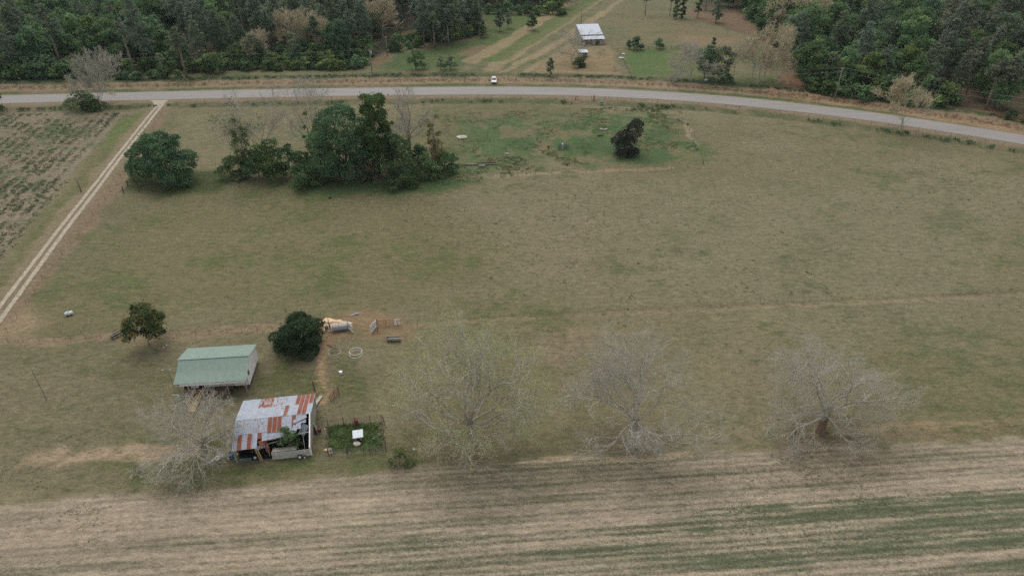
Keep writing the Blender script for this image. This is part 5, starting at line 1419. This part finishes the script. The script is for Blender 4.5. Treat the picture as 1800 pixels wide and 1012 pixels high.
# ------------------------------------------------------------------ fences
def fence(name, pts_px, sp, h, label, pm='post_wood', wires=(.4, .8, 1.15), pr=.06, wr=.01, jit=.08, wm='lawn_wire', seed=1, group=None):
    P = A(pts_px); rg = random.Random(seed); base = P[0].copy()
    o = thing(name, label, 'fence', base, 0, group)
    pts = resample(P, sp)[:99]
    protos = []
    for i in range(3):
        mb = MB(); mb.tube([(0, 0, -.15), (rg.uniform(-jit, jit), rg.uniform(-jit, jit), h * rg.uniform(.92, 1.08))], [pr * 1.1, pr], 6); protos.append(mb.mesh('post', M[pm]))
    for i, p in enumerate(pts): link('post', protos[i % 3], o, p - base, rg.random() * 6)
    for z in wires:
        mb = MB(); mb.tube([q - base + Vector((0, 0, z)) for q in pts], wr, 3); mb.build('wire', M[wm], o)
    return o
fence('wire_fence', [(287, 194), (236, 282), (205, 325), (140, 410), (75, 490), (14, 585)], 4.2, 1.15, 'wire fence running along the right side of the dirt track', pr=.03)
fence('wire_fence', [(-40, 606), (205, 594), (480, 580)], 2.6, 0.9, 'wire fence from the left edge to the round tree', pr=.03, seed=2)
fence('wire_fence', [(700, 574), (900, 557), (1130, 546), (1480, 527), (1830, 511)], 3.2, 1.0, 'long faint wire fence crossing the pasture from the pens to the right edge', pr=.022, seed=3, jit=.15)
fence('wire_fence', [(310, 183), (560, 177), (840, 173), (1040, 174), (1180, 182), (1300, 192), (1420, 206), (1560, 222), (1700, 244), (1830, 268)], 4.4, 1.1, 'wire fence along the near side of the road', pr=.04, seed=4)
fence('wire_fence', [(450, 139), (650, 138), (860, 137)], 4.4, 1.2, 'wire fence on the far side of the road left of the car', pr=.07, seed=5)
fence('wire_fence', [(893, 136), (1000, 138), (1108, 141)], 4.4, 1.2, 'wire fence on the far side of the road in front of the barn yard', pr=.07, seed=6)
fence('wire_fence', [(1112, 142), (1098, 112), (1086, 88)], 3.0, 1.3, 'overgrown wire fence between barn yard and green paddock', pr=.05, seed=7)
fence('wire_fence', [(1086, 88), (1180, 86), (1215, 86)], 3.0, 1.2, 'wire fence along the far side of the green paddock', pr=.08, seed=8)
fence('wooden_post_fence', [(236, 318), (225, 327), (217, 339), (244, 337), (290, 335)], 3.4, 1.6, 'dark wooden posts of a small pen beside the broad oak', pr=.12, seed=9, wires=(.5, 1.1), jit=.15)
fence('wire_fence', [(1208, 224), (1222, 262)], 4.5, 1.0, 'short fence stub on the worn line right of the cedar', pr=.05, seed=10)
fence('wire_fence', [(880, 312), (1000, 304), (1180, 298), (1236, 289)], 4.5, 1.0, 'old sagging fence in the middle of the pasture', pr=.045, seed=11)
def mesh_fence(name, pts_px, h, label, mat='lawn_wire', step=.14, r=.010):
    P = A(pts_px); base = P[0].copy(); o = thing(name, label, 'fence', base)
    for a, b in zip(P[:-1], P[1:]):
        L = (b - a).length; n = int(L / step); mb = MB()
        for k in range(n + 1):
            q = a.lerp(b, k / n) - base; mb.beam(q, q + Vector((0, 0, h)), r, r)
        for k in range(int(h / step) + 1):
            mb.beam(a - base + Vector((0, 0, k * step)), b - base + Vector((0, 0, k * step)), r, r)
        mb.build('mesh_panel', M[mat], o)
        for k in range(int(L / 2.2) + 1):
            q = a.lerp(b, min(1, k * 2.2 / L)) - base; mb = MB(); mb.tube([q, q + Vector((0, 0, h + .15))], .05, 6); mb.build('post', M['post_wood'], o)
    return o
mesh_fence('dog_pen_fence', [(577, 748), (624, 744), (672, 741), (674, 768), (679, 792), (640, 797), (578, 801), (577, 748)], 1.25, 'square mesh fence round the green dog pen', step=.16, r=.014)

# ------------------------------------------------------------------ yard and pen things
def gate(name, pa, pb, h, nb, mat, label, group=None, mesh=False):
    a, b = at(*pa), at(*pb); o = thing(name, label, 'gate', a, 0, group); d = b - a
    fr = MB()
    for q in (Vector((0, 0, 0)), d): fr.tube([q + Vector((0, 0, .08)), q + Vector((0, 0, h))], .035, 6)
    for z in (.12, h): fr.tube([Vector((0, 0, z)), d + Vector((0, 0, z))], .03, 6)
    fr.tube([d * .5 + Vector((0, 0, .1)), d * .5 + Vector((0, 0, h))], .035, 6)
    fr.build('frame', M[mat], o)
    for k in range(1, nb + 1):
        z = .12 + (h - .12) * k / (nb + 1); mb = MB()
        mb.beam(Vector((0, 0, z)), d + Vector((0, 0, z)), .04, .035 if not mesh else (h / (nb + 1)) * .82); mb.build('rail', M[mat], o)
    return o
gate('cattle_panel', (582, 582), (612, 578), 1.75, 6, 'galv', 'grey six bar cattle panel in front of the sand pile')
M['blue_metal'] = simple('blue_metal', (70, 78, 96), .5, .15, 3)
mb = MB(); a, b = at(583, 584), at(611, 580); mb.beam(a * 0 + Vector((0, .25, .6)), (b - a) + Vector((0, .25, .6)), 1.1, .04); tag(mb.build('blue_grey_board', M['blue_metal'], loc=a), 'dark blue grey board leaning behind the grey cattle panel', 'board')
gate('white_gate', (612.5, 577), (621, 585.5), 1.5, 5, 'white_metal', 'white gate standing open right of the cattle panel', mesh=True)
gate('white_gate', (652, 585.5), (662, 574), 1.5, 5, 'white_metal', 'white gate standing open left of the red brown gate', mesh=True)
gate('red_gate', (665, 574.5), (692, 572), 1.3, 4, 'rust_metal', 'red brown bar gate right of the white gate')
gate('red_gate', (692, 572), (704, 571), 1.3, 4, 'galv', 'short grey bar panel at the right end of the red brown gate')
gate('rusty_gate', (581, 706), (595, 691), 1.3, 5, 'rust_metal', 'rusty bar gate on the slope behind the dog pen')
def sand():
    rg = random.Random(2); n, m = 26, 9; mb = MB(); rows = []
    for j in range(m):
        f = j / (m - 1); row = []
        for i in range(n):
            a = 2 * math.pi * i / n; R = f * (1.9 + .45 * math.sin(a * 3 + 1) + .25 * math.sin(a * 7)) * (1 + rg.uniform(-.07, .07) * f)
            row.append((R * math.cos(a) * 1.35, R * math.sin(a) * .95, .55 * (1 - f ** 1.4) * (1 + rg.uniform(-.25, .25)) - .02))
        rows.append(row); mb.v += row
    for j in range(m - 1):
        for i in range(n): mb.f.append((j * n + i, (j + 1) * n + i, (j + 1) * n + (i + 1) % n, j * n + (i + 1) % n)); mb.t.append(.5)
    tag(mb.build('sand_pile', M['sand'], loc=at(586, 570), smooth=True), 'pale sand coloured heap behind the cattle panel', 'sand pile')
sand()
def feeder():
    o = thing('head_gate', 'dark bent metal hoop with a grey drum left of the cattle panel', 'cattle hoop', at(574, 580))
    mb = MB(); mb.tube([(-.6, 0, 0), (-.6, 0, 1.5), (.1, 0, 1.7), (.7, 0, 1.5), (.7, 0, 0)], .07, 6); mb.build('hoop', M['rust_metal'], o)
    mb = MB(); mb.tube([(.55, .1, 0), (.5, .2, 2.3)], .06, 6); mb.build('upright', M['rust_metal'], o)
    mb = MB(); mb.tube([(0, .2, 0), (0, .2, .8)], .34, 12); mb.build('drum', M['dull_tin'], o)
    mb = MB(); mb.beam((-.9, .1, 1.3), (1.2, .1, 1.35), .08, .08); mb.beam((-.9, .1, .7), (1.2, .1, .75), .06, .06); mb.build('rail', M['rust_metal'], o)
feeder()
def hay_ring(px, py, label, mat, pale):
    o = thing('hay_ring', label, 'hay ring', at(px, py)); R = 1.02
    for z in (.04, .68):
        mb = MB(); mb.ring((0, 0, z), R, .035, 36, 6); mb.build('hoop', M[mat], o)
    for k in range(8):
        a = k * math.pi / 4; mb = MB(); mb.tube([(R * math.cos(a), R * math.sin(a), .04), (R * math.cos(a), R * math.sin(a), .68)], .018, 5); mb.build('strut', M[mat], o)
    return o
hay_ring(626, 623, 'clean white metal hay ring, right one of two', 'white_metal', 0)
M['faded'] = simple('faded', (176, 168, 152), .7, .3, 2)
hay_ring(589, 623, 'faded rusty hay ring, left one of two', 'faded', 1)
def bucket(px, py, r, h, mat, label, name='bucket', cat='bucket', lid=True):
    o = thing(name, label, cat, at(px, py))
    mb = MB(); mb.tube([(0, 0, 0), (0, 0, h)], [r * .88, r], 14); mb.build('tub', M[mat], o, smooth=False)
    mb = MB(); mb.ring((0, 0, h), r, r * .09, 18, 5); mb.build('rim', M[mat], o)
    return o
bucket(599.5, 657, .26, .5, 'tank_white', 'white drum standing alone on the grass below the hay rings')
bucket(407, 804, .36, .62, 'blue_plastic', 'blue plastic tub at the front left corner of the rusty shed')
bucket(414, 809, .16, .2, 'teal_plastic', 'small teal bucket in front of the blue tub')
bucket(418, 800, .13, .3, 'tan_plastic', 'small pale bucket right of the blue tub')
bucket(374, 810, .14, .2, 'white_metal', 'small white pail between two tyres by the bare tree')
bucket(728, 792, .12, .42, 'white_metal', 'tiny white jug under the huge sprouting tree', 'jug', 'jug')
bucket(562, 759, .28, .7, 'rust_metal', 'rusty can between the shed and the dog pen', 'rusty_can', 'can')
bucket(626.5, 745, .3, .9, 'rust_metal', 'rusty barrel at the back of the dog pen', 'rusty_barrel', 'barrel')
bucket(964, 261, .32, 1.0, 'orange_clay', 'rusty orange barrel left of the wire cage in the pasture', 'rusty_barrel', 'barrel')
def tyre(px, py, R, label, rz=0, flat=True, mat='white_metal', loc=None, group='tyres and wheels in the yard'):
    o = thing('tyre', label, 'tyre', loc if loc is not None else at(px, py), rz, group)
    nrm = (0, 0, 1) if flat else (0, -1, .1); z = R * .32 if flat else R
    mb = MB(); mb.ring((0, 0, z), R * .72, R * .28, 24, 8, nrm); mb.build('rubber', M[mat if flat else 'black_rubber'], o, smooth=True)
    mb = MB()
    if flat: mb.ring((0, 0, z), R * .45, R * .05, 20, 5); mb.build('inner_ring', M['black_rubber'], o)
    else: mb.tube([(0, -.06, z), (0, -.13, z)], [R * .6, R * .5], 16); mb.build('hub', M['white_metal'], o)
tyre(382, 806, .42, 'whitewashed tyre lying flat between the tan chair and small pail')
tyre(369, 812, .26, 'small white wheel lying at the foot of the bare tree')
tyre(0, 0, .36, 'black wheel with a white hub against the plank wall', .148, False, loc=on_shed(8.55, -.35))
tyre(0, 0, .20, 'small pale wheel right of the white hubbed wheel', .148, False, loc=on_shed(9.15, -.3))
tyre(0, 0, .34, 'wheel with a yellowish hub under the left shed eave', .148, False, loc=on_shed(2.55, .5))
def chair():
    o = thing('plastic_chair', 'tan plastic lawn chair beside the whitewashed tyre', 'chair', at(391, 803), .5)
    mb = MB(); mb.box((0, 0, .42), (.55, .5, .04)); mb.build('seat', M['tan_plastic'], o)
    mb = MB(); mb.beam((0, .25, .42), (0, .38, .9), .52, .04); mb.build('backrest', M['tan_plastic'], o)
    for x in (-.24, .24):
        mb = MB(); mb.beam((x, -.22, .64), (x, .3, .66), .06, .04); mb.build('armrest', M['tan_plastic'], o)
        for y in (-.22, .22):
            mb = MB(); mb.beam((x * 1.1, y * 1.1, 0), (x, y, .42), .05, .05); mb.build('leg', M['tan_plastic'], o)
chair()
def sheet_on_ground(pa, pb, depth, mat, label, name='tin_sheet', cat='sheet', n=9, h=.05):
    a, b = at(*pa), at(*pb); d = b - a; mb = MB()
    L = d.length; ang = math.atan2(d.y, d.x)
    for k in range(n):
        mb.box(((k + .5) * L / n, depth / 2, h + (.02 if k % 2 else 0)), (L / n, depth, .015))
    return tag(mb.build(name, M[mat], loc=a, rz=ang), label, cat)
sheet_on_ground((420, 811), (441, 810), .55, 'dull_tin', 'grey corrugated sheet lying on the grass before the shed')
for (pa, pb, lb) in (((397, 797), (409, 799), 'reddish plank on the ground left of the shed corner'), ((488, 801), (520, 799), 'weathered plank on the ground before the plank wall'), ((575, 606), (590, 612), 'short pale plank beside the yard fence line')):
    a, b = at(*pa), at(*pb); mb = MB(); mb.beam(Vector((0, 0, .06)), b - a + Vector((0, 0, .08)), .22, .05); mb.beam(Vector((.2, .18, .05)), (b - a) * .8 + Vector((0, .2, .05)), .12, .05); tag(mb.build('loose_plank', M['brown_wood'], loc=a), lb, 'plank')
a, b = at(565, 696), at(552, 716); mb = MB(); mb.beam(Vector((0, 0, .1)), b - a + Vector((0, 0, .35)), .55, .06); mb.beam(Vector((.1, 0, .05)), (b - a) * .9 + Vector((.2, 0, .2)), .3, .05)
tag(mb.build('grey_board', M['grey_wood'], loc=a), 'long grey board leading to the back corner of the rusty shed', 'board')
for i, (pa, pb) in enumerate((((548, 748), (556, 764)), ((549, 742), (560, 762)), ((550, 752), (554, 762)))):
    a, b = at(*pa), at(*pb); mb = MB(); mb.beam(Vector((0, 0, 1.5 - i * .3)), b - a + Vector((0, 0, .05)), .14, .06); mb.beam(Vector((0, 0, 1.4 - i * .3)), b - a + Vector((.1, .1, .05)), .05, .05)
    tag(mb.build('leaning_board', M[('dark_gap', 'grey_wood', 'brown_wood')[i]], loc=a), ('dark board leaning on the right wall of the shed', 'pale board leaning on the right wall of the shed', 'short brown board leaning on the right wall of the shed')[i], 'board')
def doghouse():
    o = thing('dog_house', 'small dog house with a pale tin roof inside the mesh pen', 'dog house', at(622, 776), math.radians(12))
    mb = MB(); mb.box((.65, .45, .4), (1.0, .8, .8)); mb.build('walls', M['grey_wood'], o)
    mb = MB(); slab(mb, [(-.2, .85), (1.1, 1.1)], -.05, 1.38, .04); mb.build('roof', M['galv'], o)
    mb = MB(); mb.box((.65, .04, .35), (.4, .03, .5)); mb.build('doorway', M['dark_gap'], o)
doghouse()
def rock(px, py, r, mat, label, sq=.6, seed=0, name='rock', cat='rock', el=1.3):
    rg = np.random.default_rng(seed); mb = MB(); n, m = 10, 6
    for j in range(m + 1):
        th = math.pi * j / m
        for i in range(n):
            a = 2 * math.pi * i / n; k = r * (1 + rg.uniform(-.16, .16))
            mb.v.append((k * math.sin(th) * math.cos(a) * el, k * math.sin(th) * math.sin(a), k * math.cos(th) * sq + r * sq * .6))
    for j in range(m):
        for i in range(n): mb.f.append((j * n + i, (j + 1) * n + i, (j + 1) * n + (i + 1) % n, j * n + (i + 1) % n)); mb.t.append(.5)
    return tag(mb.build(name, M[mat], loc=at(px, py)), label, cat)
rock(628, 781, .42, 'tan_plastic', 'pale boulder right before the dog house', seed=1)
rock(573, 791, .24, 'sand', 'pale yellow rock in the heap left of the dog pen', seed=2)
rock(579, 791, .30, 'tan_plastic', 'pinkish rock in the heap left of the dog pen', seed=3)
rock(581, 796, .26, 'stone', 'flat grey rock in the heap left of the dog pen', .3, 4)
rock(288, 611, .16, 'tan_plastic', 'pale stone nearer to the small orange and green tree', seed=5)
rock(293, 607.5, .14, 'tan_plastic', 'pale stone second from the small orange and green tree', seed=6)
rock(286, 651, .14, 'tan_plastic', 'pale stone on the lawn behind the house lamp pole', seed=7)
rock(276, 654, .11, 'stone', 'small grey stone left of the house lamp pole', seed=8)
rock(812, 243, 1.15, 'faded', 'low mound of pale cut brush right of the grove', .35, 9, 'brush_mound', 'mound', 1.4)
rock(891, 271, .5, 'stone', 'small grey heap above the fallen poles', .4, 10, 'grey_heap', 'heap', 1.5)
rock(1096, 96, .5, 'white_metal', 'white block by the fence of the far barn yard', seed=11, name='white_block', cat='block')
rock(1092, 102.5, .6, 'white_metal', 'second white block lower along the barn yard fence', .4, 12, 'white_block', 'block', 1.8)
rock(1241, 142, .55, 'white_metal', 'white lump under the big grey green tree', .7, 13, 'white_lump', 'lump')
rock(1233, 143, .3, 'stone', 'smaller grey lump left of the white one under the tree', .7, 14, 'grey_lump', 'lump')
for i, (px, py, lb) in enumerate(((1209, 219, 'small black lump on the worn line right of the cedar'), (1173, 226, 'tiny black lump just right of the cedar crown'), (390, 310, 'small black lump at the left end of the grove'), (580, 349, 'small black lump on the grass below the grove'))):
    rock(px, py, (.36, .22, .3, .34)[i], 'dark_gap', lb, .7, 20 + i, 'black_lump', 'stump', 1.0)  # small black lumps, kind unknown
def trough():
    a, b = at(196, 597), at(219, 585); d = b - a; L = d.length
    o = thing('feed_trough', 'long black feed trough by the fence left of the orange tree', 'trough', a, math.atan2(d.y, d.x))
    mb = MB()
    prof = [(-.32, .62), (-.16, .36), (.16, .36), (.32, .62), (.28, .62), (.13, .41), (-.13, .41), (-.28, .62)]
    mb.prism(prof, 0, L, 'x'); mb.build('basin', M['black_rubber'], o)
    mb = MB(); mb.box((L / 2, 0, .60), (L, .07, .04)); mb.build('center_bar', M['galv'], o)
    for x in (.2, L - .2):
        for s in (-1, 1):
            mb = MB(); mb.beam((x, s * .3, 0), (x, s * .2, .5), .06, .06); mb.build('leg', M['dark_metal'], o)
trough()
def tank():
    a, b = at(115, 556), at(130, 552.5); d = b - a; L = d.length
    o = thing('gas_tank', 'white gas tank lying on the pasture at left', 'tank', a, math.atan2(d.y, d.x))
    mb = MB(); r = .32; mb.tube([(0, 0, .5), (.06, 0, .5), (.2, 0, .5), (L - .2, 0, .5), (L - .06, 0, .5), (L, 0, .5)], [.08, .22, r, r, .22, .08], 14); mb.build('shell', M['tank_white'], o, smooth=True)
    mb = MB(); mb.tube([(L / 2, 0, .8), (L / 2, 0, .95)], .1, 8); mb.build('valve_cap', M['galv'], o)
    for x in (.35, L - .35):
        mb = MB(); mb.box((x, 0, .12), (.08, .5, .26)); mb.build('foot', M['dark_metal'], o)
tank()
def feed_table():
    o = thing('feed_bunk', 'grey weathered feed bunk with a dark end below the red brown gate', 'feed bunk', at(681, 601), math.radians(3))
    mb = MB(); mb.box((1.1, .3, .42), (2.3, .7, .06)); mb.build('floor', M['grey_wood'], o)
    for y in (-.05, .65):
        mb = MB(); mb.box((1.1, y, .58), (2.3, .05, .3)); mb.build('side_board', M['grey_wood'], o)
    mb = MB(); mb.box((-.03, .3, .45), (.06, .75, .6)); mb.build('end_board', M['dark_gap'], o)
    for x in (.1, 2.1):
        for y in (0, .6):
            mb = MB(); mb.box((x, y, .2), (.09, .09, .4)); mb.build('leg', M['post_wood'], o)
feed_table()
for (pa, pb, r, m_, lb) in (((812, 291), (874, 289.5), .2, 'pole_wood', 'longest of the fallen poles lying right of the grove'), ((836, 288), (872, 286), .16, 'brown_wood', 'reddish fallen pole on the right half of the pole pile'), ((818, 288), (850, 290), .13, 'pale_bark', 'thin pale fallen pole on the left half of the pole pile'), ((842, 294), (852, 293), .3, 'grey_wood', 'short grey log in front of the fallen poles'), ((1050, 240), (1060, 239), .25, 'brown_wood', 'short brown log left of the cedar')):
    a, b = at(*pa), at(*pb); d = b - a; mb = MB(); mb.tube([Vector((0, 0, r)), d * .3 + Vector((0, .05, r * 1.02)), d * .7 + Vector((0, -.04, r)), d + Vector((0, 0, r))], [r, r * .97, r * .9, r * .8], 8)
    tag(mb.build('fallen_pole', M[m_], loc=a), lb, 'log')
def cage():
    o = thing('wire_cage', 'dark wire cage round a white standpipe in the pasture', 'cage', at(981, 263))
    mb = MB(); W_, D_, H_ = 2.9, 1.4, 1.25
    for z in (.05, .45, .85, H_):
        for a, b in (((0, 0), (W_, 0)), ((W_, 0), (W_, D_)), ((W_, D_), (0, D_)), ((0, D_), (0, 0))): mb.beam((*a, z), (*b, z), .05, .05)
    for k in range(11): mb.beam((k * W_ / 10, 0, 0), (k * W_ / 10, 0, H_), .04, .04); mb.beam((k * W_ / 10, D_, 0), (k * W_ / 10, D_, H_), .04, .04)
    mb.build('mesh_frame', M['dark_metal'], o)
    mb = MB(); mb.tube([(1.25, .6, 0), (1.25, .6, 1.6)], .2, 10); mb.build('standpipe', M['tank_white'], o)
cage()
mb = MB(); mb.box((0, 0, .3), (1.4, .5, .06), .1, mat=Matrix.Rotation(.3, 3, 'Y')); mb.box((.9, -.3, .3), (.9, .35, .4), .6); mb.box((-.2, .4, .1), (1.1, .12, .1), .3); tag(mb.build('scrap_pile', M['tan_plastic'], loc=at(1059, 229)), 'pale scrap pile left above the dark cedar', 'scrap')
mb = MB(); mb.box((0, 0, .3), (.8, .6, .6), .2); mb.box((0, 0, .64), (.9, .7, .06), .2); tag(mb.build('teal_crate', M['teal_plastic'], loc=at(1057.5, 182)), 'faded teal crate near the road above the cedar', 'crate')
mb = MB(); mb.box((0, 0, .08), (1.5, .45, .08), .55); mb.box((.6, .1, .16), (.6, .3, .07), .2); tag(mb.build('pale_board', M['dull_tin'], loc=at(622, 553)), 'pale green board lying in the grass above the cattle panel', 'board')
for i, (px, py, rx, lb) in enumerate(((1057, 96, 2.4, 'low brush heap in the barn yard nearer the barn'), (1081, 124, 2.2, 'low brush heap in the barn yard nearer the road'))):
    make_bare('brush_heap', lb, 'brush', 800 + i, at(px, py), .9, rx, .15, .06, 8, (0, 5, 4), twig=.03, up=.05)
# ------------------------------------------------------------------ light, sky, camera
w = bpy.data.worlds.new('World'); SC.world = w; w.use_nodes = True
nt = w.node_tree; bg = nt.nodes['Background']
SUN_EL, SUN_AZ = math.radians(58), math.radians(-20)   # azimuth from +Y towards +X
sky = nt.nodes.new('ShaderNodeTexSky'); sky.sky_type = 'NISHITA'; sky.sun_disc = False
sky.sun_elevation = SUN_EL; sky.sun_rotation = SUN_AZ
sky.air_density = 1.0; sky.dust_density = 3.0
hs = nt.nodes.new('ShaderNodeHueSaturation'); hs.inputs['Saturation'].default_value = 0.35
nt.links.new(sky.outputs[0], hs.inputs['Color']); nt.links.new(hs.outputs[0], bg.inputs[0])
bg.inputs[1].default_value = 0.15
sd = bpy.data.lights.new('sun', 'SUN'); sd.energy = 0.65; sd.angle = math.radians(60); sd.color = (1, .95, .88)
so = bpy.data.objects.new('sun', sd); COL.objects.link(so)
dv = Vector((math.sin(SUN_AZ) * math.cos(SUN_EL), math.cos(SUN_AZ) * math.cos(SUN_EL), math.sin(SUN_EL)))
so.rotation_euler = dv.to_track_quat('Z', 'Y').to_euler()
cd = bpy.data.cameras.new('camera'); co = bpy.data.objects.new('camera', cd); COL.objects.link(co)
cd.sensor_width = 36.0; cd.lens = 36.0 * F_PX / 1800; cd.clip_end = 9000; cd.clip_start = .5
co.location = (0, 0, CAM_H); co.rotation_euler = (math.pi / 2 - PITCH, 0, 0)
SC.camera = co
vs = SC.view_settings; vs.view_transform = 'Standard'; vs.look = 'None'; vs.gamma = 1.0; vs.exposure = 0.40; vs.use_curve_mapping = False
SC.cycles.max_bounces = 6; SC.cycles.diffuse_bounces = 2; SC.cycles.use_denoising = False


# ------------------------------------------------------------------ air
hm = bpy.data.materials.new('thin_air'); hm.use_nodes = True; nt = hm.node_tree
for n in list(nt.nodes): nt.nodes.remove(n)
ho = nt.nodes.new('ShaderNodeOutputMaterial'); hv = nt.nodes.new('ShaderNodeVolumePrincipled')
hv.inputs['Color'].default_value = (.72, .86, .88, 1); hv.inputs['Density'].default_value = 0.00006; hv.inputs['Anisotropy'].default_value = 0.0
nt.links.new(hv.outputs[0], ho.inputs['Volume'])
mb = MB(); mb.box((0, 0, 37), (8400, 8400, 78)); tag(mb.build('haze', hm), kind='stuff')
